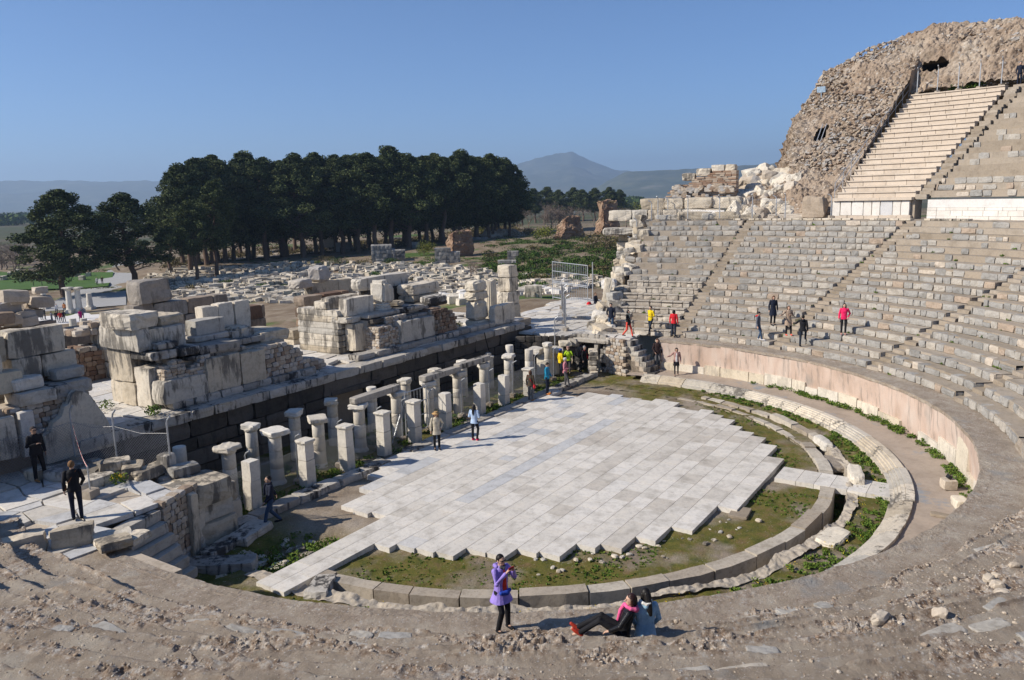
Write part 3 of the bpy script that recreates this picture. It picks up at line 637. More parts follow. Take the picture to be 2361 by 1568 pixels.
mb=MB(); mb.box(16.6,30,2.4,14.5,-.5,1.95); mb.box(30,34.8,8.6,16.5,-1,1.5);  tag(mb.build('terrace_fill',m_rub),kind='structure')
# stage front: great dark blocks
ST=empty('stage_front_wall','long shaded stage wall of huge dark stone blocks behind the rows of pillars','wall')
mb=MB()
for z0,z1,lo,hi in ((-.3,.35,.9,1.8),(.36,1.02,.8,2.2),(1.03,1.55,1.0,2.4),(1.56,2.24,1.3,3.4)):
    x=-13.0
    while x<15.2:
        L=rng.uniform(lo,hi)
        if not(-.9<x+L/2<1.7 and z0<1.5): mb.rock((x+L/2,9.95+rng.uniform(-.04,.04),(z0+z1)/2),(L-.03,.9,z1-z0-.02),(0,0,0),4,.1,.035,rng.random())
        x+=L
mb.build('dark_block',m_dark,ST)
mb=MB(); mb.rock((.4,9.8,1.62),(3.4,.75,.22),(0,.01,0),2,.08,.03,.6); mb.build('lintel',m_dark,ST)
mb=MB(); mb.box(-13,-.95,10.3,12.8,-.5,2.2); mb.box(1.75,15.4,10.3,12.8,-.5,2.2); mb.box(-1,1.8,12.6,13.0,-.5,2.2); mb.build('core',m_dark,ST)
mb=MB(); x=-13.1
while x<15.3:
    L=rng.uniform(.9,2.0); mb.rock((x+L/2,9.9+rng.uniform(-.05,.03),2.45),(L-.02,1.15,.38),(0,0,0),3,.1,.05,rng.random()); x+=L
mb.build('cornice',m_corn,ST)
mb=MB(); x=-13
while x<14.8:
    L=rng.uniform(.6,1.5)
    if not(-12.2<x+L/2<-9.6) and not(-1.9<x+L/2<.9): mb.rock((x+L/2,10.45+rng.uniform(-.05,.05),2.8),(L-.02,.75,.3),(0,0,0),2,.2,.07,rng.random())
    x+=L
mb.build('plinth_course',m_corn,ST)
mb=MB(); flags(mb,-13.2,16.6,10.2,17.5,2.66,.95,lambda x,y:y<17.3,tint=(.1,.8))
tag(mb.build('stage_floor',m_pave),kind='structure')
mb=MB(); mb.box(-16,18,10.4,21.5,-1,2.52); tag(mb.build('stage_fill',m_mort),kind='structure')
def pier(label,blocks,cat='ruin',name='ruined_wall'):
    root=empty(name,label,cat); by={}
    for b in blocks:
        nm,mat,x0,x1,y0,y1,z0,z1=b[:8]; rz=b[8] if len(b)>8 else 0; am=b[9] if len(b)>9 else .035
        by.setdefault((nm,mat.name),[mat,[]])[1].append((x0,x1,y0,y1,z0,z1,rz,am))
    for (nm,_),(mat,L) in by.items():
        mb=MB()
        for x0,x1,y0,y1,z0,z1,rz,am in L: mb.rock(((x0+x1)/2,(y0+y1)/2,(z0+z1)/2),(x1-x0-.012,y1-y0-.012,z1-z0-.008),(0,0,rz),5 if max(x1-x0,y1-y0)>1 else 3,.1,am,rng.random(),fr=1.3)
        mb.build(nm,mat,root)
    return root
def course(mat,nm,x0,x1,y0,y1,z0,z1,rows,lmin,lmax,am=.03):
    out=[]; dz=(z1-z0)/rows
    for k in range(rows):
        x=x0
        while x<x1-.1:
            L=min(rng.uniform(lmin,lmax),x1-x); out.append((nm,mat,x,x+L,y0+rng.uniform(0,.05),y1,z0+k*dz,z0+(k+1)*dz,0,am)); x+=L
    return out
def rubblewall(root,x0,x1,y0,y1,z0,ztop,mat=None,s=.28,name='rubble_core'):
    """wall of small stones; ztop(x) gives its broken top"""
    mb=MB(); k=0; z=z0
    while z<8:
        any_=False; x=x0+rng.uniform(-.1,0)
        while x<x1:
            L=s*rng.uniform(.6,1.6)
            if z+s*.5<ztop(x+L/2):
                any_=True
                for yy in (y0,y1): mb.rock((x+L/2,yy+(.14 if yy==y0 else -.14)+rng.uniform(-.04,.04),z+s*.35),(L,.34,s*.74),(0,rng.gauss(0,.05),0),2,.3,.09,rng.random())
            x+=L
        for xx in (x0,x1):
            if z+s*.5<ztop(xx):
                y=y0
                while y<y1: L=s*rng.uniform(.6,1.6); mb.rock((xx,y+L/2,z+s*.35),(.34,L,s*.74),(0,0,0),2,.3,.09,rng.random()); y+=L
        if not any_: break
        z+=s*.72
    # fill inside follows the broken top
    n=max(2,int((x1-x0)/.25))
    for i in range(n):
        xa=x0+(x1-x0)*i/n; xb=x0+(x1-x0)*(i+1)/n; zt=ztop((xa+xb)/2)-.06
        if zt>z0: mb.rock(((xa+xb)/2,(y0+y1)/2,(z0+zt)/2),(xb-xa+.03,y1-y0-.25,zt-z0),(0,0,0),2,.05,.06,rng.random())
    return mb.build(name,mat or m_rub,root)
# second pier from the left (the big one)
P2=pier('large marble pier left of centre on the stage with a broken corner block face',[
 ('marble_panel',m_marb,-9.3,-7.3,10.1,10.9,2.9,3.82),('marble_panel',m_marb,-7.3,-5.6,10.15,10.7,2.9,4.38),('marble_panel',m_marb,-5.6,-4.3,10.17,10.7,2.9,4.3),
 ('side_block',m_marb,-9.35,-8.2,10.9,11.9,2.66,4.3),('side_block',m_marb,-9.4,-8.2,11.9,12.8,2.66,3.6),('side_block',m_marb,-9.4,-8.3,11.95,13.6,3.6,4.95,0,.06),('side_block',m_marb,-9.3,-8.2,12.8,13.7,2.66,3.6),
 ('cornice_slab',m_corn,-9.4,-8.2,10.5,11.9,4.62,4.95,0,.06),('cornice_slab',m_corn,-8.2,-7.3,10.4,12.2,4.6,4.93),('cornice_slab',m_corn,-7.3,-5.4,10.3,12.6,4.5,4.86,-.04),
 ('wall_block',m_marb,-9.6,-9.0,11.0,13.7,4.95,5.85,0,.05),('wall_block',m_marb,-9.02,-8.4,11.05,12.2,4.95,5.8),('wall_block',m_marb,-8.4,-7.4,11.1,12.2,4.93,5.78),('wall_block',m_marb,-9.0,-7.5,12.2,13.6,4.6,5.6),
 ('moulding',m_corn,-7.9,-5.0,10.45,11.5,4.36,4.52,0,.05),('moulding',m_corn,-5.5,-3.6,10.9,12,4.5,4.75),
 ('upper_block',m_marb,-5.0,-3.8,11.4,12.2,4.7,5.05),('upper_block',m_marb,-3.9,-2.2,11.0,13.0,4.3,4.82,.05,.07)])
mb=MB(); mb.box(-8.3,-2.6,10.7,14.2,2.6,4.4,n=6,amp=.03,rd=.05); mb.box(-8.2,-7.5,11.2,13.4,4.3,5.0,n=3,amp=.03); mb.box(-7.4,-3,11.6,14.2,4.3,4.85,n=5,amp=.05); mb.build('core',m_rub,P2)
rubblewall(P2,-4.4,-2.2,10.35,12.5,2.75,lambda x:4.45-.1*(x+4.4)-.35*max(0,x+3.2)**1.5)
rubblewall(P2,-3.4,-.9,10.4,11.6,2.75,lambda x:3.75-.2*(x+3.4))
rubblewall(P2,-8.9,-7.2,10.3,11.3,3.8,lambda x:4.35+.25*math.sin(x*5),s=.2)
def block(label,c,size,rz=0,mat=None,am=.05,rd=.15,group=None,n=5,tilt=(0,0),name='stone_block',cat='stone block',tint=None):
    mb=MB(); mb.rock((0,0,size[2]/2),size,(tilt[0],tilt[1],0),n,rd,am,rng.random() if tint is None else tint,fr=1.3)
    o=mb.build(name,mat or m_marb); o.location=c; o.rotation_euler=(0,0,rz); return tag(o,label,cat,group)
block('big weathered block with a chipped corner, topmost on the large left pier',(-9.3,11.9,5.86),(1.25,1.9,.62),.06,am=.07)
block('smaller rough block lying right of the topmost block on the large left pier',(-7.9,11.9,5.79),(1.15,1.2,.42),.1,am=.09,rd=.3)
block('worn moulded lump resting on the cornice slab of the large left pier',(-8.55,10.85,4.97),(.9,.5,.3),-.1,m_corn,.1,.4)
ls=block('long low inscribed marble block on a stepped base on the middle of the stage',(-6.0,11.8,5.12),(1.45,.7,.62),.03,am=.02,rd=.05)
block('stepped marble base under the low inscribed block',(-6.0,11.8,4.86),(1.9,1.0,.26),.03,m_corn,.03,.2,name='moulded_block',cat='moulded block')
block('round moulded column base stump right of the low inscribed block',(-4.35,11.9,4.86),(1.0,1.0,.32),.3,m_marb,.04,.6,name='moulded_block',cat='moulded block')
root=empty('standing_slabs','group of three tall cracked marble slabs standing upright at mid stage','standing stones')
for x0,x1,z,t in ((-5.7,-4.9,6.15,.6),(-4.88,-4.1,6.2,.7),(-4.02,-3.2,6.2,.65)):
    mb=MB(); mb.rock(((x0+x1)/2,12.6,(4.8+z)/2),(x1-x0,.55,z-4.8),(0,0,0),6,.12,.03,t); mb.build('slab',m_marb,root)
# third pier
P3=pier('marble faced pier right of centre with exposed rubble corner and one standing panel',
 course(m_marb,'side_block',2.2,3.1,12.3,15.4,2.66,4.95,7,1,1.2)+[
 ('corner_post',m_marb,2.55,3.35,11.5,12.2,2.8,4.3),('corner_post',m_marb,2.2,3.3,11.7,12.9,4.3,4.62,0,.06),
 ('marble_panel',m_marb,4.95,7.7,10.32,10.8,2.95,4.12),('panel_post',m_marb,4.7,4.94,10.25,10.8,2.95,4.2),
 ('cornice_slab',m_corn,3.2,6.0,11.1,13.6,4.45,4.66,0,.05),('cornice_slab',m_dark,3.3,4.6,10.9,11.8,4.2,4.42,0,.06),('cornice_slab',m_corn,6.0,8.3,11.2,13.2,4.35,4.56,0,.05),('cornice_slab',m_dark,8.3,10.2,11.3,13.6,4.4,4.62,0,.05),
 ('plinth',m_corn,2.6,5.6,10.0,10.9,2.66,2.92,0,.05),('ledge',m_corn,5.2,8.0,10.7,11.6,4.1,4.28,0,.05),('moulding',m_corn,6.2,7.6,10.9,11.4,4.56,4.72,.1,.05)])
mb=MB(); mb.box(3.2,9.6,11.3,15.2,2.6,4.4,n=8,amp=.03,rd=.05); mb.build('core',m_rub,P3)
rubblewall(P3,3.35,4.75,10.45,11.8,2.75,lambda x:4.15-.3*abs(x-3.8),s=.2)
rubblewall(P3,4.3,5.6,10.75,11.8,3.4,lambda x:4.4-.1*x*0,s=.24)
rubblewall(P3,7.7,9.6,10.5,12.2,2.75,lambda x:4.5-.05*(x-7.7)-.4*max(0,x-8.7)**1.3,m_brown)
rubblewall(P3,9.0,10.4,10.6,12,2.75,lambda x:3.6-.45*(x-9),m_rub)
block('upright marble slab standing on the left end of the right pier',(3.5,12.2,4.62),(2.1,.55,.92),.02,am=.02,rd=.08,name='marble_slab',cat='stone slab')
block('broken marble slab leaning behind the slab on the left end of the right pier',(3.6,13.5,4.6),(2.5,.6,.95),.03,am=.05,rd=.2,name='marble_slab',cat='stone slab')
block('two-course cut block at the left rear of the right pier',(2.6,13.6,4.95),(.8,.9,.42),.0,am=.04,name='stone_block')
root=empty('column_stump','thick broken half column with moulded foot standing on the right pier','column')
mb=MB(); mb.lathe((5.25,12.1,4.66),[(.56,0),(.56,.08),(.5,.1),(.54,.18),(.46,.22),(.5,.3),(.44,.34)],18,.6); mb.build('base',m_marbc,root)
mb=MB(); mb.rock((5.25,12.1,5.6),(.84,.84,1.3),(0,0,.3),7,.55,.05,.6); mb.rock((5.75,12.15,5.45),(.7,.7,.95),(0,0,.1),6,.35,.06,.5); mb.build('shaft',m_marbc,root)
block('round moulded base stump right of the half column on the right pier',(6.9,12.5,4.62),(.85,.85,.3),.4,am=.04,rd=.6,name='moulded_block',cat='moulded block')
block('very long carved beam of marble lying highest along the back of the right pier',(7.7,14.3,5.5),(4.3,.75,.72),.03,am=.05,rd=.15,name='marble_beam',cat='stone beam')
block('dark recess block carrying the long beam at the back of the right pier',(8.0,14.3,4.4),(3.6,.8,1.1),.02,m_dark,.06,name='stone_block')
block('big double block with ribbed face on the right end of the right pier',(9.7,13.1,4.98),(2.7,1.2,.66),.02,am=.06,rd=.2)
block('lower course block under the ribbed double block on the right pier',(9.7,13.1,4.6),(2.6,1.15,.38),.02,am=.04)
block('tilted dark moulded block at the front right edge of the right pier',(9.2,11.6,4.62),(1.5,.8,.34),-.1,m_corn,.05,tilt=(.08,-.05))
# fourth group
block('wide striated marble slab standing at the front edge right of the last pier',(14.4,10.3,2.7),(2.3,.5,1.2),.0,am=.05,rd=.12,name='marble_slab',cat='stone slab',n=7)
root=empty('stacked_pillar','bulging cream pillar of three stacked chipped marble blocks left of the fluted shaft','pillar')
for z0,z1,w,nm in ((3.05,4.35,1.45,'bulging_block'),(4.36,4.82,1.4,'middle_block'),(4.84,5.5,1.35,'top_block')):
    mb=MB(); mb.rock((12.9,11.2,(z0+z1)/2),(w,.9,z1-z0),(0,0,.05),6,.4 if nm!='middle_block' else .12,.07,.35); mb.build(nm,m_marbc,root)
mb=MB(); mb.rock((13.0,11.2,2.85),(1.3,1,.42),(0,0,0),3,.2,.05,.5); mb.build('foot_block',m_marbc,root)
root=empty('fluted_shaft','slender pale fluted column shaft standing between two stacked pillars','column')
mb=MB(); th=np.linspace(0,2*math.pi,96,endpoint=False); rr=.42*(1-.07*np.abs(np.sin(th*10)))
for z0,z1 in ((2.68,5.3),):
    V=np.concatenate([np.c_[15.2+rr*np.cos(th)*s,11.7+rr*np.sin(th)*s,np.full(96,z)+(.06*np.sin(th*3) if z==z1 else 0)] for z,s in ((z0,1),(z1,.96))]); F=[[i,(i+1)%96,96+(i+1)%96,96+i] for i in range(96)]; mb.add(V,F,.3)
    V2=np.vstack([V[96:],[15.2,11.7,z1-.03]]); mb.add(V2,[[i,(i+1)%96,96] for i in range(96)],.3)
mb.build('shaft',m_marbc,root)
root=empty('stacked_pillar','tall grey pillar of four stacked blocks at the right end of the stage','pillar')
for z0,z1,w,nm,mt_ in ((2.2,3.3,1.7,'lower_block',m_marb),(3.31,4.2,1.6,'lower_block',m_marb),(4.22,5.15,1.15,'carved_block',m_marb),(5.17,6.0,1.1,'top_block',m_marb)):
    mb=MB(); mb.rock((18.3,12.4,(z0+z1)/2),(w,.95,z1-z0),(0,0,.03),6,.15,.05,rng.uniform(.3,.7)); mb.build(nm,mt_,root)
# leftmost pier
P1=pier('leftmost marble pier with tall stained slab and carved frieze block, cut by the left picture edge',[
 ('tall_slab',m_marb,-14.2,-12.3,10.9,11.5,5.55,6.5),('tall_slab',m_marb,-14.2,-13.2,10.85,11.6,4.75,5.54),('tall_slab',m_marb,-13.2,-12.0,10.87,11.6,4.75,5.54),('left_block',m_marb,-15.1,-14.3,10.8,12,5.5,6.4),('left_block',m_marb,-15.6,-14.8,10.2,11.4,5.1,5.9,.2),('wave_block',m_marbc,-15.2,-14.2,10.1,10.9,4.6,5.3),
 ('frieze_block',m_marb,-14.6,-13.4,9.7,10.8,4.15,4.58),('frieze_block',m_corn,-13.4,-12.9,9.8,11.2,4.15,4.58),('frieze_block',m_corn,-12.9,-12.0,10.0,11.5,4.12,4.58,0,.07),('upright_slab',m_marbc,-14.75,-14.3,9.5,9.8,2.5,4.05),('upright_slab',m_marb,-15.5,-14.9,9.5,9.8,2.6,4.0),('base_block',m_marb,-16.6,-15.6,9.6,11,2.0,4.6,0,.08),('base_block',m_marb,-18.5,-16.5,9.8,11.5,2.0,5.2,0,.08)])
mb=MB(); mb.box(-17,-12.3,10.2,13.5,2.5,4.2,n=8,amp=.06,rd=.08); mb.box(-15.4,-12.4,11.3,13,4.1,4.8,n=5,amp=.05); mb.build('core',m_rub,P1)
rubblewall(P1,-14.8,-12.4,9.85,10.6,2.6,lambda x:4.15,s=.24)
block('stepped cream moulded base on the frieze of the leftmost pier',(-14.1,10.3,4.6),(1.0,.6,.42),.1,m_marbc,.05,.3,name='moulded_block',cat='moulded block')
block('grey moulded base at the right end of the leftmost pier',(-12.5,10.8,4.6),(1.1,.7,.4),.05,m_corn,.05,.3,name='moulded_block',cat='moulded block')
o=MB(); 
V=[(x+.25,y+.62,z-.15) for x,y,z in [(-14.4,8.75,2.3),(-12.1,8.75,2.3),(-12.15,8.8,3.1),(-12.3,8.82,3.5),(-12.5,8.85,3.9),(-12.66,8.87,4.25),(-12.9,8.9,4.45),(-13.1,8.9,4.52),(-13.25,8.9,4.4),(-13.4,8.9,4.1),(-13.55,8.9,4.05),(-13.7,8.87,3.75),(-14.0,8.85,3.6),(-14.15,8.83,3.3),(-14.35,8.8,3.25)]]
n=len(V); V2=[(x,y+.28,z) for x,y,z in V]; VV=np.array(V+V2); o.add(VV,[[i+n,(i+1)%n+n,(i+1)%n,i] for i in range(n)],.5)
c=np.mean(V,0); o.add(np.vstack([V,c]),[[i,(i+1)%n,n] for i in range(n)],.5); c2=np.mean(V2,0); o.add(np.vstack([V2,c2]),[[(i+1)%n,i,n] for i in range(n)],.5)
tag(o.build('marble_slab',m_marb),'broken arch-shaped marble slab leaning in front of the leftmost pier','stone slab')
# ================= COLUMNS, FENCES, LOOSE STONES =================
m_pillar=stone('pillar_marble',[(0,(.52,.47,.39)),(.5,(.62,.58,.5)),(1,(.66,.63,.57))],mott=.3,streak=.35,streakc=(.12,.115,.11),pits=.3,bump=.3,obj=True)
def sq_pillar(x,y,h,cap,label,lean=(0,0),w=.44):
    root=empty('square_pillar',label,'pillar',(x,y,-.05),rng.uniform(-.05,.05),'square marble pillars along the orchestra edge')
    mb=MB(); hh=h-(.16 if cap else 0); cut=rng.uniform(.35,.65)*hh
    mb.rock((0,0,cut/2),(w,w,cut),(lean[0],lean[1],0),4,.05,.015,.5); mb.rock((lean[1]*h*.5,-lean[0]*h*.5,(cut+hh)/2+.004),(w*.98,w*.98,hh-cut),(lean[0],lean[1],.01),4,.06,.02,.7)
    mb.build('shaft',m_pillar,root)
    if cap:
        mb=MB(); mb.rock((0,0,hh+.035),(w*1.05,w*1.05,.07),(0,0,0),3,.15,.03,.6); mb.rock((0,0,hh+.12),(w*1.28,w*1.28,.1),(0,0,.03),4,.2,.05,.5); mb.build('capital',m_pillar,root)
    return root
SQ=[(-9.72,1.78,0,'uncapped square pillar with a brown top, first and nearest of the square pillars'),(-7.2,1.84,1,'square pillar with flat brown-topped cap, second in the row from the near end'),(-5.12,1.86,1,'square pillar with thin chipped cap, third in the row from the near end'),(-2.95,1.88,1,'square pillar with small worn cap, fourth in the row beside the gravel'),(-.95,1.9,1,'square pillar with cap standing in front of the metal gate'),(1.25,1.75,0,'uncapped square pillar between the hat woman and the blue jacket woman'),(4.0,1.62,0,'uncapped two-piece square pillar just behind the blue jacket woman'),(6.15,1.6,0,'round-topped square pillar with dark streaks, third from the far end'),(8.55,1.5,1,'square pillar with cap beside the woman with the red bag')]
for x,h,c_,l in SQ: sq_pillar(x,4.75,h,c_,l,lean=(rng.gauss(0,.008),rng.gauss(0,.008)))
def rcol(x,y,h,cap,label,r=.25,base=False,mat=None):
    root=empty('round_column',label,'column',(x,y,-.12),rng.uniform(0,6),'round columns in front of the stage wall')
    mb=MB(); hh=h+.12-(.3 if cap else 0); j1=hh*rng.uniform(.3,.45); j2=hh*rng.uniform(.6,.75)
    for a,b in ((0,j1-.01),(j1,j2-.01),(j2,hh)): mb.lathe((0,0,0),[(r*(1.0-.05*a/hh)*.96,a),(r*(1.02-.05*a/hh),a+.03),(r*(1.02-.05*b/hh),b-.03),(r*(1-.05*b/hh)*.96,b)],18,rng.random())
    if base: mb.lathe((0,0,0),[(r*1.35,-.1),(r*1.35,.05),(r*1.2,.12),(r*1.02,.2)],18,.5)
    mb.build('shaft',mat or m_pillar,root,True)
    if cap:
        mb=MB(); mb.lathe((0,0,hh-.005),[(r*.98,0),(r*1.15,.06),(r*1.2,.13)],16,.5); w=cap; mb.rock((rng.uniform(-.04,.04),rng.uniform(-.04,.04),hh+.2),(w,w*.85,.2),(rng.gauss(0,.03),rng.gauss(0,.03),rng.uniform(-.3,.3)),5,.18,.07,rng.random()); mb.build('capital',m_pillar if mat is None else m_corn,root)
    return root
FR=[(-9.54,2.02,.82,'round column with a broken white capital, nearest of the front round columns'),(-7.44,2.05,.95,'round column under a wide notched grey capital, second from the near end'),(-5.24,2.0,.85,'round column with a split flat capital, third from the near end'),(-2.9,2.0,.72,'round column carrying the near end of the first stone beam'),(-.5,2.02,.72,'round column carrying the far end of the first stone beam'),(1.8,2.0,.72,'round column behind the metal gate carrying the near end of the second beam'),(4.1,2.0,.72,'tan round column where the second and third stone beams meet'),(6.4,2.0,.6,'tan round column carrying the far end of the third stone beam'),(8.75,2.05,.7,'round column with a tilted grey capital near the far end of the fence'),(10.9,1.95,0,'uncapped round column with a small hole, behind the red bag woman'),(13.0,2.0,.5,'round column next to the far corner of the stage wall')]
for x,h,c_,l in FR: rcol(x,6.15,h,c_,l,base=x<-2)
RB=[(-10.4,1.95,0,'shaded dark round column without capital nearest the left masonry'),(-7.25,2.0,.62,'shaded round column with worn capital, second against the dark wall'),(-5.05,2.0,.7,'shaded round column with wide capital, third against the dark wall'),(-2.9,2.0,.66,'shaded round column with grey capital, fourth against the dark wall'),(-.4,2.0,0,'plain shaded round column rising behind the first stone beam'),(2.0,1.9,.6,'shaded round column with capital in front of the dark doorway side'),(4.3,1.95,.6,'shaded round column with capital half hidden behind the second beam'),(6.7,1.95,.6,'shaded round column with capital behind the third beam'),(9.2,1.9,.3,'short capped shaded column near the far end of the dark wall'),(11.3,2.0,0,'uncapped shaded round column near the far corner of the dark wall')]
for x,h,c_,l in RB: rcol(x,7.75,h,c_,l,r=.24)
def beam(x0,x1,y,z,label,rz=0):
    mb=MB(); mb.rock((0,0,.14),(x1-x0,.42,.27),(0,rng.gauss(0,.008),0),7,.1,.025,.3,fr=1)
    o=mb.build('stone_beam',m_corn); o.location=((x0+x1)/2,y,z); o.rotation_euler=(0,0,rz); tag(o,label,'stone beam','stone beams bridging the round columns')
beam(-3.25,-.35,6.15,2.04,'first long stone beam, the nearest one bridging two round columns'); beam(1.35,4.2,6.15,2.02,'second stone beam, bridging the round columns behind the gate',.01); beam(4.1,6.75,6.15,2.1,'third stone beam, the farthest of the bridging beams',-.02)
# kerb stones along the pillar foot
mb=MB(); x=-11.4
while x<13.5:
    L=rng.uniform(.9,2.0); 
    if not(-3.6<x+L/2<-2.2): mb.rock((x+L/2,4.02+rng.uniform(-.08,.08),-.02),(L-.03,.62,.3),(rng.gauss(0,.02),rng.gauss(0,.02),rng.gauss(0,.02)),5,.12,.05,rng.random())
    x+=L
tag(mb.build('stone_kerb',m_corn),'low kerb of long worn marble slabs running along the foot of the square pillars','kerb')
# chain link fencing with bent-top posts
m_wire=plain('fence_wire',(.33,.33,.33),.5,.4,.1)
def gnd(x,y):
    if abs(y)<9.4 and abs(x)<17 and math.hypot(x,y)<16.6 or (0<y<9.4 and abs(x)<13): return -.08
    return float(terr(x,y))
def bent(mb,p,h,dirn,bend=.28,r=.028):
    x,y,z=p; dx,dy=dirn; mb.tube([(x,y,z),(x,y,z+h-.22),(x+dx*bend*.25,y+dy*bend*.25,z+h-.1),(x+dx*bend,y+dy*bend,z+h+.02)],r,7)
def chain(label,pts,h,mesh,step=.1,dirn=(0,-1),foot=True,bend=.28,ph=None,group=None,pr=.03,wr=.005,sag=.0):
    root=empty('chain_link_fence',label,'fence',group=group)
    for p in pts:
        mb=MB(); bent(mb,p,ph or h,dirn,bend,pr); mb.build('fence_post',m_metal,root)
        if foot: fb=MB(); fb.rock((p[0],p[1],p[2]+.06),(.36,.3,.28),(0,0,rng.uniform(0,1)),2,.15,.06,rng.random()); fb.build('foot_block',m_mort,root)
    mb=MB()
    for a,b in zip(pts[:-1],pts[1:]):
        a=np.array(a,float); b=np.array(b,float); L=np.hypot(*(b-a)[:2]); n=int(L/step)
        if mesh:
            for i in range(-int(mesh/step),n+1):
                for s in (0,1):
                    # one diagonal wire, clipped to the panel
                    t0=i*step; lo=max(0,-t0); hi=min(mesh,L-t0)
                    if hi<=lo: continue
                    u0,u1=t0+lo,t0+hi; v0,v1=(lo,hi) if s==0 else (mesh-lo,mesh-hi)
                    p0=a+(b-a)*u0/L; p1=a+(b-a)*u1/L; p0=p0+[0,0,.06+v0]; p1=p1+[0,0,.06+v1]
                    mb.tube([p0,p1],wr,3,cap=False)
            for v in (0.02,mesh): mb.tube([a+[0,0,.06+v],(a+b)/2+[0,0,.06+v-sag],b+[0,0,.06+v]],wr*1.4,4,cap=False)
    if mb.nv: mb.build('wire_mesh',m_wire,root)
    return root
chain('chain link fence with bent posts running between the square pillars and the round columns',[(x,5.42,-.1) for x in (-11.6,-9.4,-7.1,-4.9,-2.6,-1.0)],2.0,1.25,sag=.08)
chain('chain link fence with bent posts continuing from the gate to the far corner',[(x,5.42,-.1) for x in (.9,3.4,5.8,8.0,10.3,12.4)],2.0,1.3,sag=.05)
chain('sagging chain link fence along the far side of the left paved terrace',[(-16.2,9.1,2.05),(-13.4,9.05,2.05),(-12.9,7.4,2.0),(-12.3,5.35,1.9)],1.95,1.35,dirn=(.3,-.9),bend=.15,sag=.12)
def gate(label,x0,x1,y,z,h,bars,rails,ang=0,brace=False,name='metal_gate'):
    root=empty(name,label,'gate',(x0,y,z),ang); W=x1-x0; mb=MB()
    for x in (0,W): mb.tube([(x,0,0),(x,0,h)],.03,6)
    for zz in rails: mb.tube([(0,0,zz),(W,0,zz)],.022,6)
    mb.build('gate_frame',m_metal,root); mb=MB()
    for i in range(1,bars): mb.tube([(W*i/bars,0,rails[0]),(W*i/bars,0,rails[-1])],.012,5)
    mb.build('gate_bars',m_metal,root)
    if brace: mb=MB(); mb.tube([(-.02,.03,h*.8),(-.9,.05,.05)],.025,6); mb.tube([(W,.02,h*.72),(W*.86,.0,h*.5)],.015,5); mb.build('brace',m_metal,root)
gate('tall metal gate of thin bars standing among the pillars with a slanting brace',-.75,.75,5.42,-.05,2.15,7,(.15,.85,1.5,2.1),brace=True)
# right terrace fence and big barred gate
chain('tall bent-post fence crossing the paved right terrace toward the barred gate',[(14.6,6.6,1.0),(16.9,7.1,2.05),(19.3,8.6,2.05),(22.2,10.2,2.05),(25.5,12.3,2.05)],2.3,1.9,step=.12,dirn=(.2,-.9),wr=.004)
gp=G(1355,705,1.6); gq=G(1275,690,1.6)
gate('large barred metal gate closing the far side of the right terrace',0,float(np.hypot(*(gp-gq)[:2])),0,0,3.3,24,(.25,1.55,2.4,3.25)).matrix_world if False else None
gr=empty('barred_gate','large barred metal gate closing the far side of the right terrace','gate',tuple(gq),math.atan2(gp[1]-gq[1],gp[0]-gq[0])); W=float(np.hypot(*(gp-gq)[:2]))
mb=MB()
for x in (0,W): mb.tube([(x,0,0),(x,0,3.35)],.045,6)
for zz in (.2,1.5,1.62,2.5,3.3): mb.tube([(0,0,zz),(W,0,zz)],.035,6)
mb.build('gate_frame',m_metal,gr); mb=MB()
for i in range(1,20): mb.tube([(W*i/20,0,.2),(W*i/20,0,3.3)],.018,5)
mb.build('gate_bars',m_metal,gr)
mb=MB(); mb.tube([(W+.45,.2,0),(W+.45,.2,3.6)],.05,6); mb.build('gate_post',m_metal,gr)
# gallery fences and railings
chain('bent-post fence on the gallery edge above the leftmost seating wedge',[(31.2,6.9,8.4),(31.75,4.7,8.4),(31.95,2.3,8.4),(32.1,-.1,8.4),(31.9,-2.5,8.4)],1.9,1.5,step=.2,dirn=(-1,0),wr=.005,pr=.035)
chain('short bent-post fence stepping down the left end of the leftmost seating wedge',[(31.6,7.6,8.0),(30.4,8.3,6.7),(28.5,7.9,5.4)],2.0,1.2,step=.2,dirn=(-.5,.8),wr=.005,pr=.035)
chain('bent-post fence in front of the fallen marble on the gallery',[(34.4,7.4,8.5),(34.6,3.2,8.5),(34.4,-1.2,8.5),(33.9,-5.2,8.5)],1.7,0,dirn=(0,1),pr=.035)
chain('bent-post fence along the top of the restored seats under the rubble hill',[pol(R1+T1*KU-.3,a,Z1+S1*KU-.05) for a in (-10.2,-12.0,-13.8,-15.6,-17.4)],2.1,0,dirn=(-1,.1),pr=.04)
root=empty('stair_railing','long double-railed metal handrail climbing the left side of the restored seats','railing')
a0=-8.75; pr_=[]
for k in range(0,KU+1,2): r=R1+T1*k+.1; pr_.append(np.array(pol(r,a0-.03*k,Z1+S1*k-.15)))
for p in pr_: MB().tube([p,p+[0,0,1.25]],.028,6).build('railing_post',m_metal,root)
mb=MB()
for h in (1.2,.65): mb.tube([p+[0,0,h] for p in pr_],.028,6)
mb.build('handrail',m_metal,root)
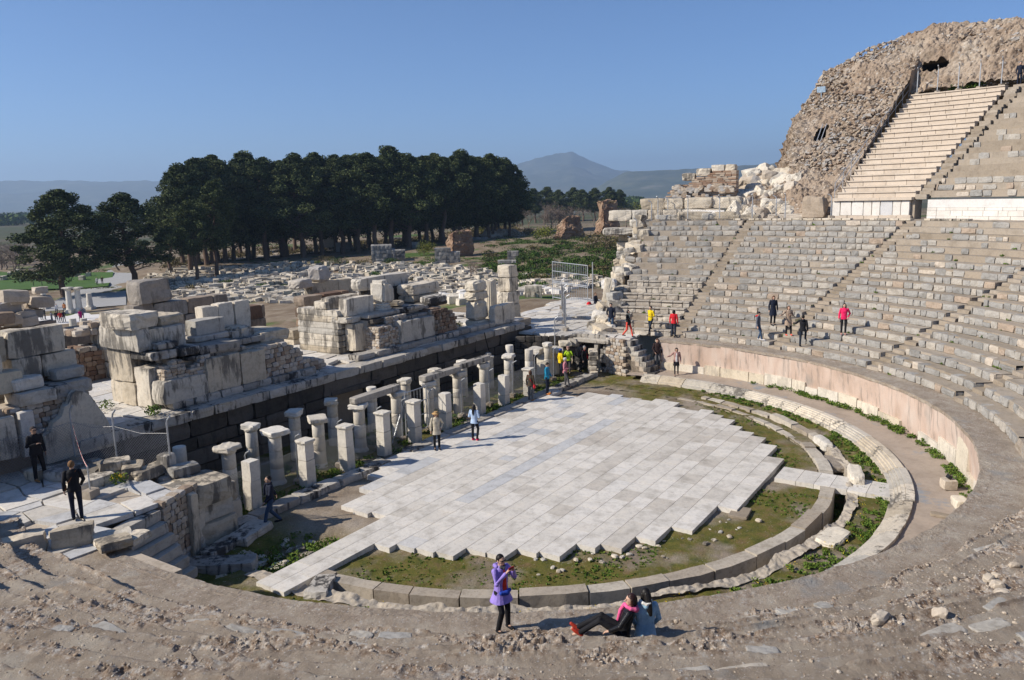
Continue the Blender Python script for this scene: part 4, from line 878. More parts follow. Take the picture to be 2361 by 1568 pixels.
# end wall of the seats, north side
root=empty('end_wall','rough end wall of cyclopean and broken marble blocks at the left end of the right seats','wall')
mb=MB(); 
for i in range(190):
    t=rng.random(); r=17.6+15.5*t; ztop=2+RISE/TRD*(r-17.9)+.2; z=rng.uniform(1.8,max(2.3,ztop)); s=rng.uniform(.4,1.0)
    a=13.7+ (rng.uniform(0,.9)+.25*max(0,ztop-z))/r*57.3
    mb.rock(pol(r,a,z),(s*rng.uniform(.8,1.5),s,s*rng.uniform(.5,.8)),(rng.gauss(0,.15),rng.gauss(0,.15),rng.uniform(0,3)),3,.25,.09,rng.random())
mb.build('fallen_rubble',m_marb,root)
mb=MB(); P=[]
for r in np.linspace(17.3,34,30): zt=min(8.4,2+RISE/TRD*(r-17.9)); P.append([pol(r,13.5,1.0),pol(r,13.5+.5/r*57.3,zt*.5+1),pol(r,13.55,zt)])
grid_mesh(mb,np.array(P)); mb.build('core',m_rub,root)
block('tall leaning white marble slab at the foot of the left end of the seats',(21.0,6.2,3.0),(.9,.5,2.0),.5,m_marbc,.06,tilt=(.1,.12),name='marble_slab',cat='stone slab')
for c_,s_,l in (((18.6,5.2,2.0),(1.5,1.1,.9),'rounded cream boulder block at the corner where the right seats meet the terrace'),((19.6,5.9,2.0),(1.4,1.2,1.1),'chipped cream block behind the corner boulder of the right seats'),((22.8,6.9,4.0),(1.6,1.1,.8),'upper cream block on the broken left end wall of the seats'),((17.6,4.4,2.0),(.9,.8,.5),'small cream block lying nearest the navy jacket man')):
    block(l,c_,s_,.4,m_marbc,.1,.35)
root=empty('stone_stack','tall free-edge stack of grey blocks with an overhanging slab left of the top seat rows','ruin')
for (x,y,z0,z1,w,d,nm) in ((33.5,10.8,4.6,5.3,2.2,1.6,'stack_block'),(33.6,10.6,5.3,6.0,1.9,1.5,'stack_block'),(33.4,10.7,6.0,6.7,1.5,1.3,'stack_block'),(33.6,10.6,6.7,7.3,1.3,1.2,'stack_block'),(33.2,10.2,7.3,7.85,2.0,4.3,'table_slab'),(34.2,9.2,7.9,8.5,1.4,2.6,'stack_block'),(31.5,9.5,3.2,4.6,1.6,1.6,'stack_block'),(30.3,8.9,2.0,3.3,1.8,1.6,'stack_block'),(32.4,10.2,2.0,4.6,2,1.6,'stack_block')):
    mb=MB(); mb.rock((x,y,(z0+z1)/2),(w,d,z1-z0),(0,0,.3+rng.gauss(0,.06)),5,.18,.06,rng.random()); mb.build(nm,m_marb if nm!='x' else m_rub,root)
root=empty('block_wall','two-course wall of giant grey blocks on the gallery above the leftmost seats','wall')
def crow(r,z0,z1,a0,a1,lo,hi,mat=None,rr=None):
    a=a0
    while a<a1:
        L=rng.uniform(lo,hi); aa=a+L/2/r*57.3; mb=MB(); mb.rock(pol(r+rng.uniform(-.1,.1),aa,(z0+z1)/2),(1.1,L-.04,z1-z0-.02),(0,0,R(aa)),5,.2,.06,rng.random()); mb.build('giant_block',mat or m_marb,rr or root); a+=L/r*57.3
crow(35.5,8.4,9.25,5,17.5,1.2,2.2); crow(36.2,9.25,10.15,3,15.5,1.2,2.6)
root=empty('brick_wall','sloping remnant of banded brick wall capped with white blocks on the skyline','ruin')
m_brick=stone('thin_brick',[(0,(.27,.17,.115)),(.5,(.38,.27,.19)),(1,(.46,.39,.31))],mott=.4,pits=.4,bump=.5)
mb=MB(); z=10.2; k=0
while z<12.1:
    t=(z-10.2)/1.9; aL=12.2-7.0*max(0,t-.15)**1.1; a=4.2
    while a<aL: L=rng.uniform(.35,.8); mb.rock(pol(37.6+rng.uniform(-.06,.06),a+L/75*57.3,z+.07),(.9,L-.02,.13),(0,0,R(a)),1,.0,.05,rng.random()*(1 if k>7 else .9)); a+=L/37.6*57.3
    z+=.145; k+=1
mb.build('brick_courses',m_brick,root)
mb=MB()
for i in range(60): a=rng.uniform(4.2,12.4); mb.rock(pol(37.0,a,10.15+rng.uniform(0,.95)),(.5,rng.uniform(.3,.7),rng.uniform(.2,.4)),(0,0,R(a)),2,.25,.08,rng.random())
mb.build('stone_footing',m_rub,root)
mb=MB(); a=4.4
while a<9.6:
    L=rng.uniform(.8,1.5); zt=12.1-(max(0,a-5.9))*.17; mb.rock(pol(37.7,a+L/75*57.3,zt+.3),(1.0,L-.05,.62),(0,0,R(a)),4,.25,.07,rng.uniform(.4,.9)); a+=L/37.6*57.3
mb.build('cap_blocks',m_marb,root)
for i in range(120):
    a=rng.uniform(-2.5,3.9); r=rng.uniform(35.5,42); t=(r-35.5)/6.5; z=8.8+3.4*t; s=rng.uniform(.5,1.4)
    mb=MB(); mb.rock((0,0,0),(s*1.4,s,s*.8),(0,0,0),5,.25,.09,rng.uniform(.3,.9)); o=mb.build('fallen_block',m_marbc if rng.random()<.3 else (m_marb if rng.random()<.6 else m_rub)); o.location=pol(r,a,z-.25); o.rotation_euler=(rng.uniform(-.6,.6),rng.uniform(-.6,.6),rng.uniform(0,3)); tag(o,'tumbled white marble block in the heap between the brick wall and the rubble cliff','stone block','tumbled blocks in the heap by the rubble cliff')
for i,(a,L,h,l) in enumerate(((11.8,1.7,.4,'flat grey block lying leftmost behind the gallery fence'),(10.2,1.5,.35,'thin slab pair lying second from the left behind the gallery fence'),(8.1,2.7,.62,'large fluted column drum block lying behind the gallery fence'),(5.9,1.3,.5,'squarish moulded block right of the large fluted drum on the gallery'),(4.0,1.6,.6,'pale block beside the gap in the gallery fence'),(1.6,2.4,.35,'low cracked slab right of the gallery fence corner'),(-3.3,3.0,.35,'long low slab in front of the big pink boulder on the gallery'),(-6.4,1.6,.8,'big pinkish boulder block standing upright near the stair railing'))):
    block(l,pol(33.6 if i<6 else 34.9,a,8.46),(L,.8,h if i<7 else 1.6),R(a+90)+rng.uniform(-.2,.2),m_marb if i<6 else m_rub,.07,.25)
mb=MB(); mb.rock((0,0,.5),(2.3,.3,.3),(0,0,0),2,.3,.02,.5); mb.lathe((0,0,0),[(.1,0),(.1,.1)],6)
o=MB().tube([(-1.3,0,.2),(1.3,0,.24)],.2,12,.6).build('column_drum',m_white); o.location=pol(34.1,6.6,8.75); o.rotation_euler=(0,0,R(96)); tag(o,'smooth white fallen column shaft lying across blocks on the gallery','column')
# right side stairs, doorway and rubble facing under the terrace
root=empty('parodos_facing','rubble masonry facing with two dark doorways under the edge of the right terrace','wall')
def facing(root,p0,p1,z0,z1,holes=(),mat=None,s=.22,name='rubble_face',d=.35):
    p0=np.array(p0,float);p1=np.array(p1,float); L=np.hypot(*(p1-p0)); an=math.atan2(p1[1]-p0[1],p1[0]-p0[0]); mb=MB(); z=z0
    while z<z1-.05:
        u=0
        while u<L:
            w=s*rng.uniform(.8,1.9)
            if not any(h[0]<u+w/2<h[1] and h[2]<z+s/2<h[3] for h in holes):
                c=p0+(p1-p0)*(u+w/2)/L; mb.rock((c[0],c[1],z+s*.45),(w-.015,d,s*.9),(0,rng.gauss(0,.04),an),2,.25,.08,rng.random())
            u+=w
        z+=s*.9
    return mb.build(name,mat or m_rub,root)
facing(root,(15.75,3.6),(15.4,2.35),-.1,2.0); facing(root,(15.6,5.9),(15.8,3.7),-.1,2.0,[(.35,1.5,-1,1.7),(1.85,2.2,-1,1.7)],m_corn,.32)
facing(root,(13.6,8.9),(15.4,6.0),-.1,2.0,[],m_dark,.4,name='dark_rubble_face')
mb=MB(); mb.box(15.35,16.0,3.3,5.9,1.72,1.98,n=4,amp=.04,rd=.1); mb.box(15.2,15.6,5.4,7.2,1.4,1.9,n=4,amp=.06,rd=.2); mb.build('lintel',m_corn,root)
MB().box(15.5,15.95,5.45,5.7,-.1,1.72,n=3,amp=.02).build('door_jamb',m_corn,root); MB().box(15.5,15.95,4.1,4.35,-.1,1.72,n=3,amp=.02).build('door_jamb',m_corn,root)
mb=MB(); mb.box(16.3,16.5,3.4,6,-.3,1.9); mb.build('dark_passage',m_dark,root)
root=empty('masonry_pile','stepped pile of long marble blocks in front of the dark doorway, right side','ruin')
for (x,y,z,L,rz) in ((14.6,4.0,0,1.1,.6),(14.7,4.1,.3,1.0,.55),(14.75,4.15,.6,1.0,.6),(14.8,4.1,.88,.9,.5),(14.85,4.1,1.12,.8,.6)): 
    mb=MB(); mb.rock((x,y,z+.14),(L,.5,.27),(0,-.12,rz),3,.12,.04,rng.uniform(.3,.8)); mb.build('long_block',m_marb,root)
root=empty('masonry_pile','leaning heap of cream marble blocks left of the dark doorway','ruin')
for (x,y,z,s,rz) in ((13.6,6.1,0,(.8,.6,.9),.2),(13.5,6.3,.9,(1.0,.7,.35),.3),(13.9,6.0,1.25,(1.3,.7,.32),.5),(14.6,5.9,1.55,(1.4,.7,.3),.6),(13.2,6.6,0,(.7,.6,1.2),0),(12.9,6.9,1.3,(.9,.7,.35),.2)):
    mb=MB(); mb.rock((x,y,z+s[2]/2),s,(rng.gauss(0,.05),rng.gauss(0,.05),rz),4,.2,.06,rng.uniform(.2,.8)); mb.build('cream_block',m_marbc,root)
def flight(label,x,y,ztop,n,w,run,rz):
    root=empty('stone_steps',label,'steps',(x,y,0),rz)
    for k in range(n):
        z=ztop-k*(ztop-.02)/n; mb=MB(); mb.rock((0,-run*k-run*.2,z-.15-.0),(w,run*1.9,.3),(rng.gauss(0,.01),rng.gauss(0,.015),rng.gauss(0,.02)),4,.1,.035,rng.uniform(.3,.9)); mb.build('step',m_corn,root)
    mb=MB()
    for k in range(n): z=ztop-.3-k*(ztop-.02)/n; mb.box(-w*.48,w*.48,-run*k-.1,.5,-.2,max(z,-.1)) if z>0 else None
    mb.build('core',m_rub,root)
flight('flight of stone steps from the right terrace down to the start of the pink wall',15.95,2.2,1.97,7,1.05,.27,R(-5)); flight('flight of stone steps from the left terrace down to the orchestra',-15.0,3.0,1.9,6,1.35,.22,R(14))
# left masonry between terrace and columns
root=empty('masonry_block_wall','weathered masonry mass of large blocks between the left terrace and the columns','wall')
for x0,x1,y0,y1,z0,z1 in ((-12.6,-11.2,3.6,5.0,-.2,.6),(-12.6,-11.3,3.7,5.0,.62,1.2),(-12.7,-11.4,3.5,4.9,1.22,1.95),(-11.2,-10.6,4.2,5.2,-.2,.75),(-11.3,-10.7,4.25,5.2,.76,1.4),(-13.6,-12.4,3.6,5.2,-.2,1.9)):
    mb=MB(); mb.box(x0,x1,y0,y1,z0,z1,rng.random(),n=6,rd=.12,amp=.035); mb.build('masonry_block',m_marb,root)
facing(root,(-14.25,3.15),(-12.8,3.7),-.1,2.0,[],m_rub,.22)
mb=MB(); mb.rock((-13.0,3.45,.9),(.3,.34,2.0),(.0,.03,.2),5,.12,.04,.4); tag(mb.build('stone_post',m_marb),'upright grooved stone post against the masonry right of the left steps','stone post')
i=0
for (x,y,z,s,rz,l) in ((-12.9,5.6,2.0,(1.1,.5,.34),.2,'carved inscribed block lying behind the left steps near the fence end'),(-12.1,5.0,1.95,(.9,.6,.3),-.2,'split block on top of the left masonry mass'),(-12.35,5.5,2.0,(.45,.4,.62),.3,'small white block like an hourglass beside the last fence post'),(-14.4,6.3,2.05,(1.3,.7,.3),.1,'long grey block lying front in the heap behind the woman in black'),(-13.9,7.1,2.05,(1.0,.7,.35),.6,'tilted flat block in the heap behind the woman in black'),(-13.5,6.5,2.3,(.9,.6,.3),-.5,'diamond-shaped block on top of the heap on the left terrace'),(-14.3,7.9,2.05,(1.2,.7,.35),.3,'light block at the back of the heap near the second fence post'),(-13.2,6.0,2.05,(.9,.6,.4),.9,'dark-sided block at the right end of the heap on the left terrace'),(-14.9,8.5,2.05,(.6,.5,.32),.1,'brown stone block beside the bent fence post'),(-16.9,9.2,2.05,(.5,.45,.35),.2,'brown footing stone at the left picture edge by the fence')):
    block(l,(x,y,z),s,rz,m_marb,.06,.2,n=4); 
root=empty('barrier_post','short galvanised post with red and white tape set in a concrete foot','post',(-14.95,5.35,2.05))
MB().tube([(0,0,0),(0,0,.95)],.022,8).build('post',m_metal,root); fb=MB(); fb.rock((0,0,.12),(.4,.34,.26),(0,0,.3),2,.1,.04,.6); fb.build('foot_block',m_mort,root)
m_tape=stone('barrier_tape',[(0,(.75,.7,.68)),(.5,(.75,.7,.68)),(.55,(.5,.06,.05)),(1,(.5,.06,.05))],mott=.1,pits=.1,bump=.1)
tb=MB(); pa=np.array([0,0,.9]); pb=np.array([1.5,3.6,1.7])
for k in range(26):
    q0=pa+(pb-pa)*k/26; q1=pa+(pb-pa)*(k+1)/26; sg=lambda q,t:q-[0,0,.35*math.sin(t*math.pi)]
    q0=sg(q0,k/26); q1=sg(q1,(k+1)/26); tb.add([q0,q1,q1+[.0,.01,.07],q0+[0,.01,.07],q0+[.004,.004,0],q1+[.004,.004,0],q1+[.004,.014,.07],q0+[.004,.014,.07]],[[0,1,2,3],[7,6,5,4],[0,4,5,1],[3,2,6,7]],1.0 if k%2 else 0.)
tb.build('warning_tape',m_tape,root)
# remains of the inner wall and blocks at the left seat end
root=empty('inner_wall_remains','low broken wall of pale slabs between the left terrace and the near seats','wall')
for (x,y,z,s,rz) in ((-17.0,2.5,2.0,(1.0,.35,.55),-.5),(-17.9,3.1,2.0,(1.0,.4,.5),-.45),(-18.8,3.7,2.0,(1.1,.45,.6),-.5),(-16.3,1.9,1.98,(.9,.6,.22),-.4),(-16.6,1.3,2.1,(.8,.6,.22),-.3),(-16.0,1.4,1.98,(.7,.5,.2),.3)):
    mb=MB(); mb.rock((x,y,z+s[2]/2),s,(rng.gauss(0,.05),0,rz),4,.2,.07,rng.random()); mb.build('wall_block',m_marb,root)
SC=[((-13.1,2.2,-.25),(2.3,.7,.32),-.95,'long fallen slab lying diagonally below the left steps'),((-11.3,3.0,-.1),(1.5,.75,.3),.3,'stepped block lying beside the walking man near the first pillar'),((-12.4,3.0,-.1),(1.3,.6,.22),.2,'flat block at the foot of the left masonry mass'),((-12.6,-1.6,-.2),(1.1,.6,.3),.5,'worn block lying where the left marble walk meets the near seats')]
for c_,s_,rz,l in SC: block(l,c_,s_,rz,m_corn,.06,.15,n=5)
nfr=0
for i in range(46):
    x=rng.uniform(-14.2,-10.0); y=rng.uniform(.4,2.9); s=rng.uniform(.1,.38)
    block('small broken white stone in the weedy hollow beside the marble walk',(x,y,-.38+.1*rng.random()),(s*1.4,s,s*.4),rng.uniform(0,3),m_marb,.1,.3,'broken stones in the weedy hollow',3,(rng.gauss(0,.2),rng.gauss(0,.2)))
for i in range(60):
    a=rng.uniform(-150,-100); r=rng.uniform(9.8,10.9); s=rng.uniform(.05,.17)
    if i>35: a=rng.uniform(20,50); r=rng.uniform(10.3,12)
    x,y,_=pol(r,a,0)
    block('small pebble-like stone lying along the stepped paving edge',(x,y,-.12),(s*1.4,s,s*.6),rng.uniform(0,3),m_marb,.1,.4,'small stones along the paving edge',2)
block('short thick slab covering the drain beside the right marble strip',pol(12.6,-66,-.25),(1.5,.8,.22),R(25),m_conc,.05,.2); block('plain slab set off the lower right steps of the paving',(-1.7,-9.95,-.1),(.9,.6,.1),.1,m_mort,.03,.1)
for a,r,s,l in ((-75,13.1,(.5,1.6,.5),'long pale drain block lying right of the covering slab'),(-56,12.9,(.4,1.3,.4),'pale chipped drain block up-ring of the covering slab'),(-100,13.2,(.7,1.3,.3),'grey flat block on the ring below the marble strip')): block(l,pol(r,a,-.2),s,R(a),m_marbc,.08,.25)
m_boxc=plain('concrete_foot',(.5,.43,.34),.9)
root=empty('floodlight','small black floodlight on a concrete foot by the end of the pink wall','floodlight',pol(16.0,-78,.22),.5)
mb=MB(); mb.rock((0,0,.17),(.46,.46,.34),(0,0,0),2,.25,.03,.6); mb.build('concrete_foot',m_boxc,root); mb=MB(); mb.rock((0,0,.42),(.2,.12,.14),(.5,0,0),2,.1,.0,.5); mb.build('lamp_head',plain('black_housing',(.02,.02,.02),.4),root)
block('square stone lying against the pink wall foot right of the floodlight',pol(16.2,-84,.2),(.6,.4,.3),.4,m_marbc,.05,.2); block('flat dark stone lying alone on the sandy walkway',pol(15.7,-88,.2),(.65,.3,.09),R(-88),m_mort,.08,.3)
# second lamp high on the hill is a small blue-white box
lp=pol(50.5,-.6,float(hillz(np.array(-.6),np.array(50.5)))+.7)
mb=MB(); mb.rock((0,0,0),(.12,.75,.5),(0,-.3,0),2,.1,.0,.5); mb.tube([(0.05,0,-.2),(.2,0,-.8)],.04,6); o=mb.build('floodlight',plain('pale_blue_panel',(.45,.6,.75),.4)); o.location=lp; tag(o,'small pale blue floodlight box mounted on the rubble hill','floodlight')
# cable down the dark wall
o=MB().tube([(11.0,9.3,2.68),(11.0,9.22,2.3),(11.35,9.25,1.5),(11.5,9.2,.7),(11.3,9.2,-.1)],.03,6).build('black_cable',plain('black_rubber',(.01,.01,.01),.6)); tag(o,'black cable hanging down the dark stage wall near its far end','cable')

root=empty('terrace_wall','rough stone face of the left terrace beside the fence and the columns','wall')
facing(root,(-12.75,9.4),(-12.6,5.2),-.2,2.0,[],m_rub,.3)

for i,(x,y,h) in enumerate(((-19.3,5.0,2.3),(-19.6,6.4,2.6),(-19.2,7.9,2.2),(-18.6,9.6,2.5))):  # unseen blocks out of frame, added to throw striped shadows across the left terrace
    block('unseen upright block just outside the left edge, added to cast a striped shadow',(x,y,2.0),(.5,.7,h),.6,m_marb,.05,.15,'unseen upright blocks added for their shadows')
# ================= RUINS, TREES AND PLAIN BEHIND THE STAGE =================
def GT(x,y,d0=20,d1=900):
    """where the sight line of a picture point meets the ground sheet"""
    r=ray(x,y); n=math.hypot(r[0],r[1]); D=np.geomspace(d0,d1,700); P=CAM[None]+r[None]*(D/n)[:,None]
    below=P[:,2]<terr(P[:,0],P[:,1]); i=int(np.argmax(below)) if below.any() else len(D)-1
    return (P[i,0],P[i,1],float(terr(P[i,0],P[i,1])))
def zt(x,y): return float(terr(x,y))
# brown rear walls of the stage building
root=empty('rear_wall','high brown block wall of the stage building with a big block perched on its left end','wall')
def cw(root,x0,x1,y,z0,z1,rows,lo,hi,mat,nm='brown_block',d=.9,am=.04):
    mb=MB(); dz=(z1-z0)/rows
    for k in range(rows):
        x=x0
        while x<x1-.15:
            L=min(rng.uniform(lo,hi),x1-x); mb.rock((x+L/2,y+rng.uniform(-.04,.04),z0+(k+.5)*dz),(L-.02,d,dz-.02),(0,0,0),4,.12,am,rng.random()); x+=L
    return mb.build(nm,mat,root)
cw(root,-3.3,2.6,22,2.0,5.4,4,1.0,2.2,m_brown); mb=MB(); mb.rock((-2.0,22,6.05),(1.9,1.2,1.25),(0,0,.05),6,.2,.05,.9); mb.build('perched_block',m_brown,root)
root=empty('rear_wall','lower brown block wall stepping down at the left end of the high brown wall','wall'); cw(root,-5.9,-2.9,24,1.5,4.45,3,1.0,1.8,m_brown); cw(root,-7.2,-3.5,21.5,2.3,3.6,2,1.2,2,m_brown,'front_block')
root=empty('rear_wall','brown wall with grey cap blocks between the two middle piers','wall'); cw(root,5.8,9.6,19.2,2.3,4.95,4,.9,1.8,m_brown); cw(root,3.0,5.6,17.2,2.4,3.5,2,1.2,2,m_marb,'grey_block'); cw(root,2.4,6.0,23,1.8,4.3,3,1,2,m_brown,'far_block')
root=empty('rear_wall','cream and grey block wall rising behind the left part of the right pier','wall'); cw(root,8.6,12.6,21.5,2.3,5.4,3,1.2,2.4,m_marb,'marble_block'); mb=MB(); mb.rock((9.6,21.4,5.9),(1.3,1.1,1.0),(0,0,.3),6,.4,.08,.9); mb.rock((8.0,21.4,5.4),(1.3,1.0,.6),(0,0,.1),6,.3,.08,.8); mb.build('perched_block',m_rub,root)
root=empty('passage_pier','cream and dark block pier with reddish rubble, in the gap between the left piers','ruin')
cw(root,-6.6,-4.4,19.3,2.5,4.9,3,2.0,2.3,m_marb,'pier_block',1.3); rubblewall(root,-8.4,-6.7,18.9,20,2.3,lambda x:4.2-.3*abs(x+7.4),m_brown,.32); rubblewall(root,-7.4,-5.0,19.3,20.3,4.6,lambda x:5.3-.3*abs(x+6),m_rub,.4,'top_rubble')
for x,y,s,l in ((5.2,18.6,(1.3,.8,.6),'grey block on the floor behind the middle piers'),(11.0,19.0,(1.2,.9,.6),'pale block on the ground behind the right pier'),(-1.5,18.3,(1.8,.7,1.6),'dark stained standing slab behind the three tall slabs')): block(l,(x,y,2.55),s,.1,m_marb,.06)
root=empty('ruined_tower','squat ruin of grey and tan rubble blocks at the left picture edge','ruin')
c0=np.array(PD(45,760,46.)); 
for i in range(120):
    z=rng.uniform(-3,c0[2]+1.9); s=rng.uniform(.4,.9); t=(z+3)/8; mb=MB() if i==0 else mb; mb.rock((c0[0]+rng.uniform(-2.4,1.7)*(1-.25*t),c0[1]+rng.uniform(-1,1),z),(s*1.3,s,s*.7),(0,rng.gauss(0,.06),AX-1.2+rng.gauss(0,.1)),2,.25,.08,rng.random())
mb.build('rubble_blocks',m_rub,root)
# marble street with standing columns
V=[GT(60,722),GT(205,716),GT(330,690),GT(290,800),GT(60,835),GT(-40,760)]
mb=MB(); mb.poly([(v[0],v[1]) for v in V],-9,-6.2,.6); 
p0=np.array(GT(195,708)); p1=np.array(GT(262,652)); d=p1-p0; d/=np.hypot(d[0],d[1]); nrm=np.array([-d[1],d[0],0])
st=MB(); cc=[];
for a_,w_ in ((p0-d*6,7),(p0+d*14,5.5),(p1,4.),(p1+d*60,4)): cc+=[a_+nrm*w_,a_-nrm*w_]
for c_ in cc: c_[2]=zt(c_[0],c_[1])+.22
st.add(cc,[[0,1,3,2],[2,3,5,4],[4,5,7,6]],.5)
m_road=stone('street_slabs',[(0,(.3,.3,.3)),(1,(.4,.4,.39))],mott=.2,pits=.1,bump=.1,sc=.5)
tag(st.build('path',m_road),kind='structure')
m_street=stone('street_marble',[(0,(.62,.6,.57)),(1,(.72,.7,.67))],mott=.15,pits=.1,bump=.1,sc=.5); tag(mb.build('street',m_street),kind='structure')
for px,yb,yt,cap,l in ((163,700,668,0,'leftmost white column without capital beside the marble street'),(163,724,663,1,'white column with capital, second from the left on the marble street'),(184,722,663,1,'white column with capital, third from the left on the marble street'),(209,716,669,0,'rightmost slim white column of the marble street')):
    if l.startswith('leftmost'): px,yb=105,717
    p=GT(px,yb); 
    D=math.hypot(p[0]-CAM[0],p[1]-CAM[1]); h=PD(px,yt,D)[2]-p[2]; top=PD(px-(2 if px>150 else 2),yt,D)
    root=empty('street_column',l,'column',(p[0],p[1],p[2])); h=max(3,h)
    MB().lathe((0,0,0),[(.5,.6),(.46,h*.5),(.41,h-.5)],14,.6).build('shaft',m_pillar,root,True); mb=MB(); mb.rock((0,0,.3),(1.3,1.3,.6),(0,0,.4),2,.1,.02,.5); mb.lathe((0,0,.6),[(.65,0),(.6,.15),(.5,.25)],14); mb.build('base',m_pillar,root)
    if cap: mb=MB(); mb.lathe((0,0,h-.5),[(.42,0),(.6,.35),(.62,.4)],14); mb.rock((0,0,h-.02),(1.35,1.35,.2),(0,0,.4),2,.1,.02,.5); mb.build('capital',m_pillar,root)
for px,yb,yt,l in ((172,776,745,'short column stump in the lower part of the marble street'),(197,775,752,'shorter column stump right of the other stump on the marble street')):
    p=GT(px,yb); root=empty('column_stump',l,'column',p); MB().lathe((0,0,0),[(.7,0),(.7,.2),(.5,.3),(.46,1.2),(.42,2.3)],14).build('shaft',m_pillar,root,True)
# --- trees
m_bark=stone('pine_bark',[(0,(.10,.065,.045)),(1,(.17,.12,.09))],mott=.4,pits=.4,bump=.5,obj=True)
m_pine=leafy('pine_needles',(.025,.04,.015),(.065,.085,.03),(.13,.15,.055))
m_cyp=leafy('cypress_green',(.012,.03,.014),(.02,.045,.018),(.035,.06,.025))
def pine(h,seed,spread=.33,base=.3,dens=1.):
    """unit pine standing at the origin: forked trunk, limbs, clumps of needles"""
    r0=random.Random(seed); root=bpy.data.objects.new('pine_tree',None); col.objects.link(root)
    tb=MB(); lean=(r0.gauss(0,.03),r0.gauss(0,.03)); pts=[(0,0,-.5)]
    for k in range(1,7): t=k/6; pts.append((lean[0]*h*t+r0.gauss(0,.012)*h,lean[1]*h*t+r0.gauss(0,.012)*h,h*.92*t))
    rr=[h*.022*(1-.82*k/6) for k in range(7)]; tb.tube(pts,rr,8)
    cb=MB(); n=int(62*dens)
    for i in range(n):
        t=base+(1-base)*(i+r0.random())/n; u_=(t-base)/(1-base); env=min(1,.55+2.*u_)*(1-u_**2.3)+.08
        a=r0.uniform(0,6.283); q=r0.random()**.5; rad=h*spread*env*q*r0.uniform(.75,1.2); z=h*t
        k=t*6*.92; p0=np.array(pts[min(6,int(k)+0)])
        e=np.array([p0[0]+rad*math.cos(a),p0[1]+rad*math.sin(a),z+rad*.25*r0.random()]); s=np.array([p0[0],p0[1],z-rad*.35-.2])
        if i%2==0: tb.tube([s,(s+e)/2+[0,0,-.05*rad],e],[h*.0065,h*.004,h*.0015],5)
        R_=h*r0.uniform(.04,.085)*(1-.4*u_); leaves(cb,e,(R_*1.2,R_*1.2,R_*.95),300,h*.0095,(.0,1.) if r0.random()<.5 else (0,.6),flat=1.)
    tb.build('trunk',m_bark,root,True); cb.build('crown',m_pine,root); return root
protos=[pine(20,11,.27,.27,1.7),pine(20,12,.24,.33,1.6),pine(20,13,.30,.19,2.2),pine(20,14,.22,.36,1.5)]
def plant(proto,p,h,label,rz=None,group=None,cat='tree',sx=1.,name=None):
    o=copy_tree(proto); o.location=p; o.scale=(h/20*sx,h/20*sx,h/20); o.rotation_euler=(0,0,rng.uniform(0,6.28) if rz is None else rz); tag(o,label,cat,group)
    if name: o.name=name
    return o
def tree_at(i,px,yb,yt,label,group=None,sx=1.,D=None):
    p=GT(px,yb) if D is None else None
    if D is not None: q=PD(px,yb,D); p=(q[0],q[1],zt(q[0],q[1]))
    yt+=rng.uniform(-9,9) if group and 'grove' in group else 0
    D=math.hypot(p[0]-CAM[0],p[1]-CAM[1]); h=PD(px,yt,D)[2]-p[2]; return plant(protos[2 if group and 'grove' in group and i>=30 else ((0,1,3)[i%3] if group and ('grove' in group or 'distant' in group) else i%4)],p,h,label,group=group,sx=sx)
tree_at(2,150,688,443,'broad dark pine with a leaning trunk standing leftmost beside the marble street','pine trees',1.45)
tree_at(0,312,665,452,'dark low-branched pine standing at the end of the grey path','pine trees',1.6)
grove=[(440,630,395),(478,612,366),(520,606,372),(575,598,362),(615,600,378),(655,593,372),(700,596,368),(745,588,374),(790,585,362),(828,583,354),(868,580,366),(905,575,348),(945,572,358),(985,566,366),(1025,562,362),(1062,556,354),(1100,552,362),(1135,548,372),(1165,543,378),(500,640,420),(455,650,470),(555,588,380),(680,582,384),(770,574,380),(850,570,372),(930,562,368),(1000,556,372),(1080,545,372),(1150,538,392),(395,628,455)]+[(425+26.5*k+(k%3)*7,612-k*2.4,392-(k%4)*6-min(k,14)*1.2) for k in range(29)]
for i,(x,b,t) in enumerate(grove): tree_at(i,x,b,t,'tall dark pine in the dense grove behind the ruins','pines of the grove',1.25 if i<19 else 1.1)
for i,(x,b,t,s) in enumerate(((1205,520,440,1.4),(1235,515,436,1.5),(1262,512,432,1.5),(1290,512,440,1.5),(1318,510,434,1.5),(1345,510,438,1.5),(1372,508,436,1.5),(1400,507,433,1.5),(1425,505,438,1.4))): tree_at(i,x,b,t,'small distant pine in the row beyond the brown thicket','distant pine row',s)
# cypress
def cypress(p,h,label):
    root=empty('cypress_tree',label,'tree',p); MB().tube([(0,0,0),(0,0,h*.3)],.15,6).build('trunk',m_bark,root); cb=MB()
    for k in range(34): t=k/34; leaves(cb,(rng.gauss(0,.1),rng.gauss(0,.1),h*(.1+.86*t)),(h*.13*(1-t)**.6+.15,)*2+(h*.06,),130,.16)
    cb.build('crown',m_cyp,root)
q=PD(1812,385,95); cypress((q[0],q[1],q[2]-3.),float(PD(1812,347,95)[2]-q[2]+3),'small dark cypress rising behind the fallen blocks by the rubble cliff')
